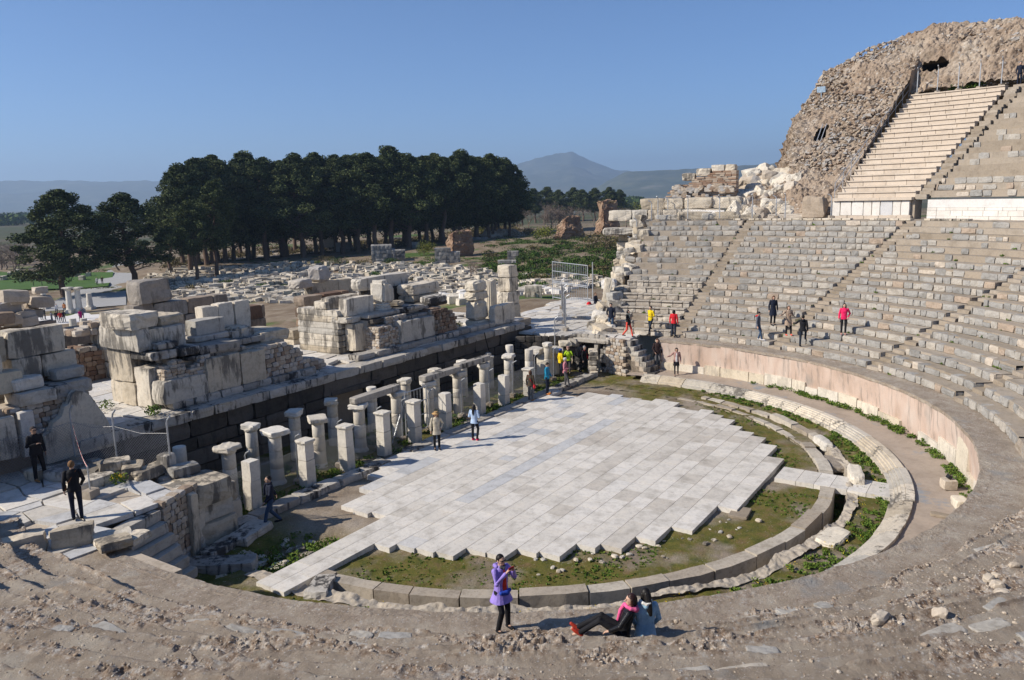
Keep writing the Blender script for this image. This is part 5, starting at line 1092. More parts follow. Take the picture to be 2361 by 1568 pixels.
# bare trees and shrubs
m_twig=stone('bare_twigs',[(0,(.13,.10,.08)),(1,(.24,.19,.15))],mott=.2,pits=.1,bump=.1,obj=True)
def bare(h,seed,spread=.5,depth=5,n0=3,rad=.012):
    r0=random.Random(seed); root=bpy.data.objects.new('bare_tree',None); col.objects.link(root); tk=MB(); tw=MB()
    def br(p,d,L,r,k):
        q=p+d*L; mid=(p+q)/2+np.array([r0.gauss(0,.06),r0.gauss(0,.06),0])*L; (tk if k<2 else tw).tube([p,mid,q],[r,r*.85,r*.68],5 if k<3 else 3,cap=False,tint=r0.random())
        if k>=depth: return
        for j in range(n0 if k else 3):
            v=d+np.array([r0.gauss(0,spread),r0.gauss(0,spread),r0.gauss(.1,spread*.5)]); v/=np.linalg.norm(v); br(q,v,L*r0.uniform(.62,.86),r*.6,k+1)
    br(np.array([0,0,-.1]),np.array([r0.gauss(0,.08),r0.gauss(0,.08),1]),h*.24,h*rad*1.6,0); tk.build('trunk',m_twig,root); tw.build('twigs',m_twig,root); return root
bp_=[bare(20,3),bare(20,5,.6,5,3),bare(20,9,.75,5,4,.009)]
def bare_at(i,px,yb,yt,label,group=None,sx=1.):
    p=GT(px,yb); D=math.hypot(p[0]-CAM[0],p[1]-CAM[1]); h=(PD(px,yt,D)[2]-p[2])*.95; o=plant(bp_[i],p,h,label,group=group,sx=sx); o.name='bare_tree'; return o
bare_at(1,783,622,578,'leafless grey shrub tree left of the square block ruin',sx=1.7); bare_at(0,1085,652,582,'leafless tree standing among the marble fragments behind the right pier',sx=.9); bare_at(2,1098,645,570,'wide leafless bush behind the leafless tree at centre right',sx=1.0)
bare_at(0,122,660,618,'small leafless sapling on the lawn bank left of the leaning pine',sx=.8)
for i in range(30):
    x=rng.uniform(1190,1450) if i%2 else rng.uniform(1195,1330); bare_at(rng.choice((0,1,2)),x,rng.uniform(512,532),rng.uniform(446,486),'grey leafless tree in the thicket beyond the green slope','leafless trees of the thicket',1.2)
for i in range(26): bare_at(rng.choice((0,1,2)),rng.uniform(-10,75) if i<18 else rng.uniform(215,390),rng.uniform(590,628),rng.uniform(520,585),'grey leafless bush on the plain beyond the lawn','leafless bushes on the plain',1.5)
m_shrub=leafy('shrub_brown',(.07,.055,.03),(.12,.095,.045),(.17,.15,.06)); m_shrubg=leafy('shrub_green',(.025,.05,.012),(.05,.085,.02),(.09,.13,.03)); m_yel=leafy('shrub_yellow_green',(.08,.09,.015),(.13,.15,.02),(.2,.2,.04)); m_flow=plain('yellow_petals',(.7,.5,.02),.6)
def shrub(p,r,mat,label,group=None,h=.8,n=500,leaf=.12,name='shrub'):
    root=empty(name,label,'shrub',p,group=group); cb=MB()
    for k in range(7): leaves(cb,(rng.uniform(-.55,.55)*r,rng.uniform(-.55,.55)*r,r*h*rng.uniform(.25,.7)),(r*.55,r*.55,r*.45*h),n//7,leaf)
    cb.build('foliage',mat,root); sb=MB()
    for k in range(5): sb.tube([(0,0,-.1),(rng.uniform(-.4,.4)*r,rng.uniform(-.4,.4)*r,r*h*.7)],.03*max(1,r*.4),4)
    sb.build('stems',m_twig,root); return root
shrub(GT(978,590),3.2,m_yel,'bushy olive-brown shrub beside the square block ruin',n=1600,leaf=.14,h=1.2)
shrub(GT(1110,540),3.6,m_yel,'bright green young tree in front of the right end of the pine grove',n=1200,leaf=.2,h=1.9); shrub(GT(1215,545),4,m_shrub,'dark brown rounded bush on the slope below the grove end',n=1200,leaf=.16); shrub(GT(1262,553),5,m_yel,'yellow-green bush on the slope left of the small brick ruin',n=1400,leaf=.18); shrub(GT(1460,505),9,m_yel,'bright yellow-green tree mass right of the tall brick ruin',n=1800,leaf=.35,h=1.1); shrub(GT(1395,578),6,m_shrub,'brown scrub bush below the tall brick ruin',n=1800,leaf=.18)
cnt=0
for i in range(330):
    x=rng.uniform(1120,1430); y=rng.uniform(556,655); 
    if x<1220 and y<585: continue
    if y>625 and x<1180: continue
    p=GT(x,y); r=rng.uniform(.9,2.3); g=rng.random()
    if cnt<150: cnt+=1; shrub(p,r,m_shrubg if g<.62 else (m_shrub if g<.85 else m_weed),'wild bush on the overgrown green slope','bushes on the overgrown slope',n=230,leaf=.17,h=.6)
sg=MB()
for i in range(520):
    x=rng.uniform(1110,1430); y=rng.uniform(545,660); p=GT(x,y); r=rng.uniform(.6,2.2); leaves(sg,(p[0],p[1],p[2]+.1),(r,r,r*.35),90,.16)
tag(sg.build('slope_greenery',m_shrubg),kind='stuff')
sg=MB()
for i in range(420):
    x=rng.uniform(700,1200) if i%3 else rng.uniform(420,800); y=rng.uniform(592,615) if i%2 else rng.uniform(615,665); p=GT(x,y); r=rng.uniform(.4,1.5); leaves(sg,(p[0],p[1],p[2]+.05),(r,r,r*.18),50,.12)
for i in range(500): p=GT(rng.uniform(430,900),rng.gauss(660,6)) if i%2 else GT(rng.uniform(1000,1300),rng.uniform(630,690)); r=rng.uniform(.4,1.4); (leaves(sg,(p[0],p[1],p[2]+.05),(r,r,r*.15),50,.12) if p[1]>26 else None)
for i in range(160): p=GT(rng.uniform(0,260),rng.uniform(622,668)); r=rng.uniform(1,3); leaves(sg,(p[0],p[1],p[2]+.05),(r,r,r*.08),60,.14)
tag(sg.build('field_grass',m_grass),kind='stuff')
for i,(x,y,r) in enumerate(((520,658,1.4),(610,664,1.1),(455,668,1.6),(700,655,1.2),(860,640,1.5),(960,650,1.2),(1130,660,1.6),(1230,668,1.8),(1255,650,2.2),(1275,640,2.4),(1190,645,1.5),(830,612,2.2),(900,608,1.6),(985,612,2.0),(745,604,2.2),(770,612,2.4))):
    shrub(GT(x,y),r*1.3,(m_shrubg,m_weed,m_shrub)[i%3],'scrubby bush growing among the scattered marble behind the stage','bushes among the scattered marble',n=420,leaf=.13,h=.6)
# lawn sheet beyond the street
def sheet(name,px,mat,dz=.25,n=24):
    c=[np.array(GT(x,y)) for x,y in px]; mb=MB(); P=np.zeros((n,n,3))
    for i in range(n):
        for j in range(n):
            u,v=i/(n-1),j/(n-1); q=(c[0]*(1-u)+c[1]*u)*(1-v)+(c[3]*(1-u)+c[2]*u)*v; P[i,j]=(q[0],q[1],zt(q[0],q[1])+dz)
    grid_mesh(mb,P); return tag(mb.build(name,mat,smooth=True),kind='structure')
m_lawn=stone('lawn_green',[(0,(.05,.11,.015)),(1,(.07,.14,.02))],mott=.4,pits=.3,bump=.3,sc=.3)
sheet('lawn',[(-60,672),(250,662),(262,630),(-60,626)],m_lawn)
m_path=stone('pale_dust',[(0,(.36,.31,.25)),(1,(.44,.39,.32))],mott=.25,pits=.15,bump=.15,sc=.4)
sheet('path',[(430,614),(800,577),(800,571),(430,606)],m_path,.3)
for i,(x,y,w) in enumerate(((25,638,3.6),(75,640,2.8),(112,641,3.4),(8,648,2.4),(55,650,2.),(95,648,1.6),(148,636,2.2),(176,640,2.),(40,632,3.),(190,648,1.5),(205,640,1.2),(130,650,1.4))):
    p=GT(x,y); root=empty('sarcophagus','long pale stone coffin with lid on the lawn beyond the street','sarcophagus',p,.9+rng.gauss(0,.2),'stone coffins on the lawn')
    mb=MB(); mb.rock((0,0,.5),(w,1.1,1.0),(0,0,0),2,.05,.02,.4); mb.build('chest',m_marb,root); mb=MB(); mb.rock((0,0,1.1),(w*1.05,1.25,.3),(0,0,0),2,.3,.03,.6); mb.build('lid',m_marb,root)
p=GT(88,661); root=empty('information_sign','white information board on two dark posts at the lawn edge','sign',p,AX-1.57-.3+math.pi)
mb=MB(); mb.box(-1.1,1.1,-.03,.03,1.6,3.0,.6); mb.build('board',m_white,root); mb=MB(); mb.tube([(-.9,.06,0),(-.9,.06,3)],.07,6); mb.tube([(.9,.06,0),(.9,.06,3)],.07,6); mb.build('post',plain('dark_post',(.03,.03,.03)),root)
# white information wall seen under the grove
p=GT(755,575); root=empty('display_board','bright white display wall standing in sun behind the grove trunks','sign',(p[0]-3,p[1]-3,p[2]),AX-1.57+.0); mb=MB(); mb.box(-2,2,-.2,.2,.8,5.8,.7); mb.build('panel',m_white,root)
# block ruins in the middle distance
def ruin_at(px0,px1,yb,yt,label,depth,lay,mat=m_marb,rz=0,dark=False,s=1.0):
    a=np.array(GT(px0,yb)); D=math.hypot(a[0]-CAM[0],a[1]-CAM[1]); b=PD(px1,yb,D); L=float(np.hypot(*(b-a)[:2])); h=float(PD(px0,yt,D)[2]-a[2]); an=math.atan2(b[1]-a[1],b[0]-a[0])+rz
    root=empty('block_ruin',label,'ruin',tuple(a),an); mb=MB(); rows=max(2,int(h/lay)); dz=h/rows
    for k in range(rows):
        x=0; cut=L if k<rows*.75 else L*rng.uniform(.55,.9)
        while x<cut-.1:
            w=min(rng.uniform(.6,1.3)*s,cut-x); mb.rock((x+w/2,depth/2+rng.uniform(-.08,.08),(k+.5)*dz),(w-.012,depth,dz-.012),(0,0,0),3,.04,.03,rng.random()); x+=w
    mb.build('block_courses',mat,root); return root
m_gray=stone('grey_ashlar',[(0,(.17,.165,.155)),(.6,(.28,.27,.25)),(1,(.36,.34,.31))],mott=.4,pits=.4,bump=.4,sc=.5)
ruin_at(857,912,607,567,'square grey block ruin standing high left of the olive shrub',6,.75,m_gray); ruin_at(905,935,600,578,'lower stepped grey wall joined behind the square block ruin',5,.7,m_gray); ruin_at(1003,1062,610,573,'grey block wall with a small square hole left of the leafless tree',2.5,.7,m_gray); ruin_at(1148,1190,618,602,'low wide grey block base on the green slope',3,.7,m_gray); ruin_at(1170,1196,603,580,'stack of three grey slabs on the low block base',2.5,.8,m_gray); ruin_at(905,955,556,548,'low flat block pair before the grove trunks',2,.6,m_gray); ruin_at(945,968,572,559,'grey cube block left of the olive shrub top',3,1.2,m_gray,s=2); ruin_at(775,808,582,560,'small grey ruin half in shade under the grove edge',3,.9,m_gray); ruin_at(1085,1125,556,548,'long dark low wall behind the round rubble ruin',2,.7,m_gray)
for i,(x0,x1,yb,yt,l) in enumerate(((1210,1250,690,660,'low rubble-topped moulded block ruin left of the barred gate'),(1040,1075,668,655,'low broken wall piece behind the end of the right pier'),(1215,1240,655,645,'small marble wall stub beyond the tall grey pillar'),(960,1000,640,629,'long low marble wall in the stone field'),(600,660,652,641,'low marble wall line at the near edge of the stone field'),(480,540,668,655,'low wall of pale blocks behind the high brown wall'),(690,760,640,628,'pale low wall in the middle of the stone field'),(420,450,690,672,'pale wall stub behind the perched block'))): ruin_at(x0,x1,yb,yt,l,1.2,.55,m_marb)
def lump(px,yb,yt,w,label,mat,n=90,prof=None,name='rubble_ruin'):
    p=GT(px,yb); D=math.hypot(p[0]-CAM[0],p[1]-CAM[1]); h=float(PD(px,yt,D)[2]-p[2]); W=w*D/FD; root=empty(name,label,'ruin',p); mb=MB()
    V,F=cubegrid(30); q=V*np.array([W/2,W*.35,h/2]); q=q+[0,0,h/2]
    t=q[:,2]/h; sc=prof(t) if prof else 1-.25*t; q[:,0]*=sc; q[:,1]*=sc
    ext=(np.abs(V)>.99).sum(1); q[:,:2]*=(1-.18*np.clip(ext-1,0,1))[:,None]
    dd=np.stack([fbm(q,.35+.0*k,4,60+k,.6) for k in range(3)],1); q=q+dd*W*.08; dd=np.stack([fbm(q,1.6,3,90+k,.7) for k in range(3)],1); q=q+dd*W*.022; q[:,2]=np.where(V[:,2]<-.99,-.5,q[:,2])
    an=AX-1.57; c_,s_=math.cos(an),math.sin(an); q=np.c_[q[:,0]*c_-q[:,1]*s_,q[:,0]*s_+q[:,1]*c_,q[:,2]]
    mb.add(q,F,np.clip(.5+fbm(q[F[:,0]],.5,2,3)*.5,0,1)); mb.build('mass',mat,root)
    if 'bush' in label or 'grassy' in label:
        gb=MB(); 
        for k in range(9): leaves(gb,(rng.uniform(-.4,.4)*W*c_,rng.uniform(-.4,.4)*W*s_,h*.98),(W*.16,W*.16,.5),60,.2)
        gb.build('grass_tuft',m_shrub,root)
    return root
m_brk=stone('brick_rubble',[(0,(.20,.12,.08)),(.5,(.30,.20,.135)),(1,(.38,.29,.21))],mott=.6,pits=.6,bump=.9,sc=.6,bd=.1)
lump(1402,540,465,52,'tall eroded brick pillar ruin with vertical clefts, flaring at its foot and grassy on top',m_brk,prof=lambda t:1.0-.55*t+.32*t**3)
lump(1315,549,502,62,'lower crumbling brick ruin left of the tall brick pillar',m_brk,prof=lambda t:1-.45*t)
lump(1062,590,535,58,'round orange rubble ruin with a grassy top beside the leafless tree',m_brk,prof=lambda t:.85+.3*t-.35*t**2); lump(1155,545,531,90,'long low pale rubble heap on the slope',m_rub)
# power pylon far off
p=GT(1325,505); root=empty('pylon','thin distant lattice power pylon above the thicket','pylon',p); D=math.hypot(p[0]-CAM[0],p[1]-CAM[1]); h=float(PD(1325,468,D)[2]-p[2]); mb=MB()
for s in (-1,1): mb.tube([(s*.8,0,0),(s*.25,0,h)],.12,4)
for k in range(6): mb.tube([(-.7+.08*k,0,h*k/6),(.62-.08*k,0,h*(k+1)/6)],.07,4)
mb.build('tower',m_metal,root); mb=MB(); mb.tube([(-2.2,0,h*.92),(2.2,0,h*.92)],.1,4); mb.tube([(-1.8,0,h*.75),(1.8,0,h*.75)],.1,4); mb.build('crossarm',m_metal,root)
# --- the field of marble fragments
fm=[]
for k in range(9):
    mb=MB()
    if k in (0,1,2): mb.rock((0,0,.25),(1.7,.5,.5),(0,0,0),3,.1,.03,.6)
    elif k in (3,4): mb.tube([(-.8,0,.3),(.8,0,.3)],.3,10,.7)
    elif k==5: mb.lathe((0,0,0),[(.42,0),(.4,.7)],10,.6)
    else: mb.rock((0,0,.3),(.8,.7,.6),(.1,.1,0),3,.35,.1,.5)
    o=mb.build('marble_fragment',(m_marb,m_marbc,m_white)[k%3]); fm.append(o.data); bpy.data.objects.remove(o)
spots=[]
def inpoly(x,y): 
    return (430<x<1265 and 606+max(0,(700-x))*.055-(12 if x>900 else 0)<y<(716 if x>1020 else 690)) 
for i in range(9500):
    x=rng.uniform(340,1400); y=rng.uniform(600,716)
    lo=np.interp(x,[330,425,560,700,860,1000,1130,1200,1400],[640,622,616,608,610,612,628,640,650]); hi=np.interp(x,[330,425,700,1000,1080,1270,1300,1400],[700,700,700,690,712,716,668,660])
    if not lo<y<hi: continue
    yq=round((y-lo)/5.2)*5.2+lo if rng.random()<.45 else y    # laid out in rows
    if x<1040 and rng.random()<.25: continue
    spots.append((x,yq))
P_=[GT(x,y) for x,y in spots]; 
P_=[p for p in P_ if p[1]>26]
P_.sort(key=lambda p:math.hypot(p[0]-CAM[0],p[1]-CAM[1]))
stf=MB(); k=0
for p in P_:
    D=math.hypot(p[0]-CAM[0],p[1]-CAM[1]); s=rng.choice((rng.uniform(.4,.9),rng.uniform(.7,1.5)))*(1 if D<110 else 1.2); rz=AX-1.57+rng.gauss(0,.12) if rng.random()<.5 else rng.uniform(0,3)
    if k<300:
        o=bpy.data.objects.new('marble_fragment',rng.choice(fm)); col.objects.link(o); o.location=(p[0],p[1],p[2]+.02); o.scale=(s,s,s); o.rotation_euler=(rng.gauss(0,.06),rng.gauss(0,.06),rz); tag(o,'carved marble fragment lying in the rows of the stone field behind the stage','marble fragment','marble fragments of the stone field'); k+=1
    else:
        w=rng.choice(((1.8,.5,.4),(.8,.6,.4),(1.2,.6,.35),(.6,.6,.6),(.5,.4,.3))); stf.rock((p[0],p[1],p[2]+w[2]*s/2),(w[0]*s,w[1]*s,w[2]*s),(rng.gauss(0,.08),rng.gauss(0,.08),rz),1,0,.06,rng.uniform(.2,.9))
tag(stf.build('stone_field',m_marb),kind='stuff')
lb=MB()
for k in range(2): q=GT(1060+k*3,694+k*3); q2=GT(1175,705+k*3); lb.tube([np.array(q)+[0,0,.7],np.array(q2)+[0,0,.7]],.09,5)
tag(lb.build('rusty_rails',plain('rust',(.22,.10,.06),.8)),'pair of long rusty rails lying across blocks behind the right pier','rails')
# far tree belt on the plain
tb=MB()
for i in range(900): 
    x=rng.uniform(-60,440) if i<560 else rng.uniform(1400,1480); q=PD(x,490,rng.uniform(900,1500)); r=rng.uniform(5,9); leaves(tb,(q[0],q[1],zt(q[0],q[1])+r*.6),(r,r,r*.9),26,3.0)
tag(tb.build('distant_woods',m_shrubg),kind='stuff')
for pr in protos+bp_: 
    for ch in list(pr.children): bpy.data.objects.remove(ch)
    bpy.data.objects.remove(pr)
# bramble and undergrowth below the grove and across the rough ground
ug=MB()
for i in range(500):
    x=rng.uniform(380,1200); y=rng.uniform(-3,16)+np.interp(x,[380,600,900,1200],[618,592,572,535]); p=GT(x,y-14); r=rng.uniform(.8,2.2); leaves(ug,(p[0],p[1],p[2]+r*.3),(r,r,r*.5),60,.22)
for i in range(300):
    x=rng.uniform(330,1250); y=rng.uniform(605,690); p=GT(x,y)
    if p[1]<26: continue
    r=rng.uniform(.3,.9); leaves(ug,(p[0],p[1],p[2]+.1),(r,r,r*.4),40,.12)
tag(ug.build('undergrowth',m_shrub),kind='stuff')
# weeds in the theatre
m_weed2=leafy('fresh_weeds',(.045,.085,.015),(.085,.15,.022),(.17,.21,.04)); w1=MB()
def tuft(a,r,z,s,n=45): leaves(w1,pol(r,a,z+s*.3),(s,s,s*.55),n,.04+.03*s)
for i in range(900):
    a=rng.uniform(-178,-5); c=vn(np.array([[math.cos(R(a))*6,math.sin(R(a))*6,3.]]),.9)[0]
    r=rng.choice((rng.uniform(13.4,14.1),rng.uniform(13.9,14.15),rng.uniform(12.4,12.7),rng.uniform(13.3,14.1))); z=-.04 if r>13 else -.9
    if c>.0 or rng.random()<.12: tuft(a,r,z,rng.uniform(.04,.17),34)
for i in range(150): 
    a=rng.choice((rng.gauss(-28,4),rng.gauss(-36,3),rng.gauss(-52,4),rng.gauss(-70,4),rng.uniform(-90,-20))); tuft(a,rng.uniform(16.3,16.7),.22,rng.uniform(.08,.28))
for i in range(2600):
    a=rng.uniform(-172,-15); r=rng.uniform(9.0,11.8); x,y,_=pol(r,a,0)
    if vn(np.array([[x,y,0.]]),.5,4)[0]>-.15: tuft(a,r,-.11,rng.uniform(.02,.06),9)
for i in range(240):
    x=rng.uniform(-11.5,13); y=rng.choice((rng.uniform(4.4,5.2),rng.uniform(5,8))); leaves(w1,(x,y,-.02),(.25,.25,.14),50,.05)
for i in range(80):
    x=rng.uniform(-13.5,-9.8); y=rng.choice((rng.uniform(.2,.8),rng.uniform(.5,3))); leaves(w1,(x,y,-.2),(.22,.22,.14),50,.05)
for i in range(60): k=rng.randrange(19); a=rng.uniform(-78,13); tuft(a,R0+TRD*k-.05,Z0+RISE*k,rng.uniform(.06,.16))
for (x,y,z) in ((-9.9,10.0,2.75),(-9.7,10.2,2.7),(-10.2,12.6,2.7),(11.3,11.5,2.7),(11.8,11.8,2.75),(-13.9,5.6,2.1)): leaves(w1,(x,y,z+.15),(.3,.3,.3),110,.05)
tag(w1.build('weeds',m_weed2),kind='stuff')
w2=MB()
for i in range(130):
    a=rng.uniform(-175,-60); r=rng.uniform(12.4,14); leaves(w2,pol(r,a,.08 if r>13 else -.45),(.1,.1,.08),4,.02)
for (x,y,z) in ((11.6,11.6,2.95),(-13.9,5.6,2.35)): leaves(w2,(x,y,z),(.25,.25,.12),60,.03)
tag(w2.build('yellow_flowers',m_flow),kind='stuff')
# ================= PEOPLE =================
REM=[]
def cloth(name,c,rough=.85,gl=None):
    mt,nt,b=M(name); v=coords(nt,obj=True); cc=mixc(nt,c,ramp(nt,[(.3,(.72,.72,.72)),(.65,(1.12,1.12,1.12))],noise(nt,v,7,4)),1,'MULTIPLY')
    nt.links.new(cc,b.inputs['Base Color']); b.inputs['Roughness'].default_value=rough
    bp=N(nt,'Bump'); bp.inputs['Strength'].default_value=.5; bp.inputs['Distance'].default_value=.02; nt.links.new(noise(nt,coords(nt,(1,1,2.2),True),9,3),bp.inputs['Height']); nt.links.new(bp.outputs[0],b.inputs['Normal']); return mt
m_skin=cloth('skin',(.52,.33,.24),.6); m_skin2=cloth('skin_tan',(.42,.26,.18),.6)
CL={}
def clo(n,c,r=.85):
    if n not in CL: CL[n]=cloth(n,c,r)
    return CL[n]
BLK=lambda:clo('black_cloth',(.012,.012,.015)); JEAN=lambda:clo('blue_denim',(.04,.075,.14)); DK=lambda:clo('dark_denim',(.02,.028,.045)); HBLK=lambda:clo('black_hair',(.012,.010,.009),.5); HBRN=lambda:clo('brown_hair',(.09,.04,.02),.6); HGRY=lambda:clo('grey_hair',(.28,.28,.28),.7)
def sph(mb,c,r,n=12,rot=None):
    V=[];F=[];m_=n//2
    V.append((0,0,-1)); 
    for i in range(1,m_):
        t=-math.pi/2+math.pi*i/m_
        for j in range(n): V.append((math.cos(t)*math.cos(2*math.pi*j/n),math.cos(t)*math.sin(2*math.pi*j/n),math.sin(t)))
    V.append((0,0,1)); V=np.array(V)*np.array(r)
    if rot is not None: V=V@np.array(Euler(rot).to_matrix()).T
    V=V+np.array(c); T=[[0,1+(j+1)%n,1+j] for j in range(n)]; k=1+(m_-2)*n; T+=[[k+j,k+(j+1)%n,len(V)-1] for j in range(n)]
    Q=[[1+i*n+j,1+i*n+(j+1)%n,1+(i+1)*n+(j+1)%n,1+(i+1)*n+j] for i in range(m_-2) for j in range(n)]
    mb.add(V,Q); mb.add(V,T); return mb
def limb(mb,pts,rad,n=10):
    mb.tube(pts,rad,n)
    for p,r in zip(pts,rad): sph(mb,p,(r,r,r),10)
def loft(mb,rings,n=16):
    V=[];F=[]
    for (x,y,z,rx,ry) in rings:
        for j in range(n): a=2*math.pi*j/n; V.append((x+rx*math.copysign(abs(math.cos(a))**.85,math.cos(a)),y+ry*math.copysign(abs(math.sin(a))**.85,math.sin(a)),z))
    for i in range(len(rings)-1):
        for j in range(n): F.append([i*n+j,i*n+(j+1)%n,(i+1)*n+(j+1)%n,(i+1)*n+j])
    mb.add(V,F)
    for k,o in ((0,1),(len(rings)-1,0)):
        c=rings[k][:3]; R_=V[k*n:(k+1)*n]; mb.add(R_+[c],[[(j+1)%n,j,n] if o else [j,(j+1)%n,n] for j in range(n)])
ARM={'down':((.235,-.03,1.12),(.25,.03,.87),(.25,.05,.74)),'pocket':((.30,-.09,1.14),(.20,.05,.97),(.15,.09,.90)),'phone':((.25,.15,1.19),(.10,.27,1.41),(.045,.31,1.49)),'bent':((.25,-.02,1.12),(.15,.2,1.10),(.08,.28,1.12)),'back':((.25,-.1,1.12),(.12,-.15,.97),(.05,-.16,.93)),'out':((.36,.05,1.22),(.52,.2,1.2),(.57,.26,1.2)),'chest':((.25,.03,1.14),(.07,.2,1.2),(-.02,.24,1.22)),'swing':((.26,.08,1.13),(.27,.24,.96),(.26,.33,.90)),'swingb':((.25,-.14,1.14),(.27,-.26,.94),(.27,-.3,.83)),'wave':((.38,.02,1.3),(.5,.15,1.45),(.52,.2,1.52)),'low':((.25,.03,1.12),(.16,.18,.93),(.1,.24,.86))}
LEG={'stand':((.10,.02,.50),(.10,-.01,.08)),'apart':((.14,.03,.50),(.18,-.01,.08)),'fwd':((.10,.17,.53),(.10,.27,.09)),'rear':((.10,-.02,.48),(.10,-.30,.15)),'step':((.11,.30,.80),(.11,.24,.42)),'bend':((.12,.14,.52),(.11,0,.08))}
NP=0
def person(label,pos,face,h=1.7,legs=('stand','stand'),arms=('down','down'),top=None,bot=None,hair=None,hl='short',coat=.84,flare=0,shoe=None,skin=None,lean=0,near=False,tilt=0,turn=0,extra=None,seat=False,skirt=None,bare=False,shirt=None,slim=1.,tname='jacket'):
    """face: direction of the chest in world degrees"""
    global NP; NP+=1
    S=h/1.70; root=empty('person',label,'person',tuple(pos),R(face)-math.pi/2); root.scale=(S,S,S)
    vx=.0045 if near else .010
    def fin(mb,name,mat,v=vx,parent=root,rem=True,sm=1):
        o=mb.build(name,mat,parent,True)
        if rem: REM.append((o,v,sm))
        return o
    LJ=[]; pelv=np.array([0,0,.93])
    if seat: pelv=np.array([0,0,.13])
    dz=pelv[2]-.93
    hips=[];knees=[];ank=[]
    for s,k in zip((-1,1),legs):
        if seat: kk,aa=k
        else: kk,aa=LEG[k]
        hips.append(np.array([.09*s,0,.90+dz])); knees.append(np.array([kk[0]*s,kk[1],kk[2]])); ank.append(np.array([aa[0]*s,aa[1],aa[2]]))
    def up(p):    # torso lean about the pelvis
        p=np.array(p,float); q=p-[0,0,.93]; c,s_=math.cos(lean),math.sin(lean); return np.array([q[0],q[1]*c+q[2]*s_,-q[1]*s_+q[2]*c])+pelv
    sh=[];el=[];wr=[];hd=[]
    for s,k in zip((-1,1),arms):
        A_=ARM[k] if isinstance(k,str) else k; f=lambda p:up((p[0]*s,p[1],p[2])); sh.append(up((.17*s,0,1.395))); el.append(f(A_[0])); wr.append(f(A_[1])); hd.append(f(A_[2]))
    hc=up((0,.012+.02*tilt,1.585)); Mh=Euler((-tilt*.6,0,turn)).to_matrix(); hp=lambda x,y,z:hc+np.array(Mh@Vector((x,y,z)))
    b=MB(); sph(b,hc,(.076,.094,.108),16,(-tilt*.6,0,turn)); sph(b,hp(0,.028,-.058),(.054,.058,.058),12,(-tilt*.6,0,turn))
    limb(b,[hp(0,.088,.012),hp(0,.112,-.018)],[.009,.014],8); sph(b,hp(0,.078,-.058),(.026,.02,.012),8)
    sph(b,hp(0,.082,.03),(.05,.012,.008),8)
    for s in (-1,1): sph(b,hp(.078*s,-.005,-.005),(.012,.02,.032),8)
    limb(b,[up((0,-.01,1.40)),up((0,0,1.52))],[.058,.05])
    loft(b,[tuple(up((0,0,z)))+(rx*slim,ry) for z,rx,ry in ((.86,.14,.10),(1.05,.115,.085),(1.26,.145,.10),(1.38,.15,.085),(1.43,.07,.06))])
    for i in (0,1):
        s=(-1,1)[i]; limb(b,[sh[i],el[i],wr[i]],[.045,.036,.026]); limb(b,[hips[i],knees[i],ank[i]],[.08,.052,.036]); limb(b,[ank[i],ank[i]+[0,.12,-.045]],[.036,.026])
        d=hd[i]-wr[i]; L=np.linalg.norm(d)+1e-9; d=d/L; side=np.cross(d,[0,0,1]); side=side/(np.linalg.norm(side)+1e-9) if np.linalg.norm(side)>.2 else np.array([0,1.,0]); nrm=np.cross(side,d)
        pc=wr[i]+d*.045; limb(b,[wr[i]+d*.012+side*.014,wr[i]+d*.075+side*.022],[.018,.015],8); limb(b,[wr[i]+d*.012-side*.014,wr[i]+d*.078-side*.022],[.018,.015],8); limb(b,[wr[i],pc+d*.03],[.024,.02],8)
        for j,(o,fl) in enumerate(((-.030,.062),(-.010,.075),(.010,.07),(.030,.054))):
            q0=wr[i]+d*.078+side*o; q1=q0+d*fl*.5-nrm*.008; q2=q1+d*fl*.35-nrm*(.02+.006*j); limb(b,[q0,q1,q2],[.0088,.008,.0068],6)
        th=wr[i]+d*.025-side*.026*s*1.0; limb(b,[th,th+d*.03-side*.026*s-nrm*.01,th+d*.055-side*.03*s-nrm*.02],[.012,.0095,.008],6)
    fin(b,'body',skin or m_skin)
    e=MB()
    for s in (-1,1): sph(e,hp(.03*s,.089,.012),(.012,.007,.007),8)
    e.build('eyes',clo('eye_dark',(.01,.008,.006),.2),root,True)
    if near: mo=MB(); sph(mo,hp(0,.094,-.058),(.02,.006,.006),8); mo.build('mouth',clo('lips',(.4,.1,.09),.5),root,True)
    # hair
    hb=MB(); sph(hb,hp(0,-.016,.022),(.088,.096,.106),16,(-tilt*.6,0,turn)); V=hb.V
    Mi=np.array(Mh); 
    for k in range(len(V)):
        loc=(V[k]-hc)@Mi; m_=(loc[:,1]>.035)&(loc[:,2]<.052); loc[m_,1]=.02; m2=(loc[:,2]<-.045)&(loc[:,1]>-.03); loc[m2,2]=-.03; V[k]=loc@Mi.T+hc
    if hl=='bob': 
        for s in (-1,1): limb(hb,[hp(.07*s,-.01,.02),hp(.075*s,-.015,-.05),hp(.066*s,-.01,-.10)],[.034,.034,.026],8)
        limb(hb,[hp(0,-.06,.02),hp(0,-.065,-.07),hp(0,-.055,-.11)],[.062,.06,.045],8)
    if hl=='long':
        for s in (-1,1): limb(hb,[hp(.066*s,-.015,.02),hp(.076*s,-.02,-.08),hp(.08*s,-.03,-.2)],[.034,.036,.028],8)
        limb(hb,[hp(0,-.06,.02),hp(0,-.10,-.12),hp(0,-.125,-.26),hp(.01,-.13,-.34)],[.065,.07,.055,.035],8)
    if hl!='none': fin(hb,'hair',hair or HBLK(),v=max(vx,.007))
    # top
    tb=MB(); zh=coat; R_=[(1.475,.062,.062),(1.44,.10,.08),(1.385,.165,.108),(1.27,.172,.128),(1.06,.142,.115),(.93,.162,.128)]
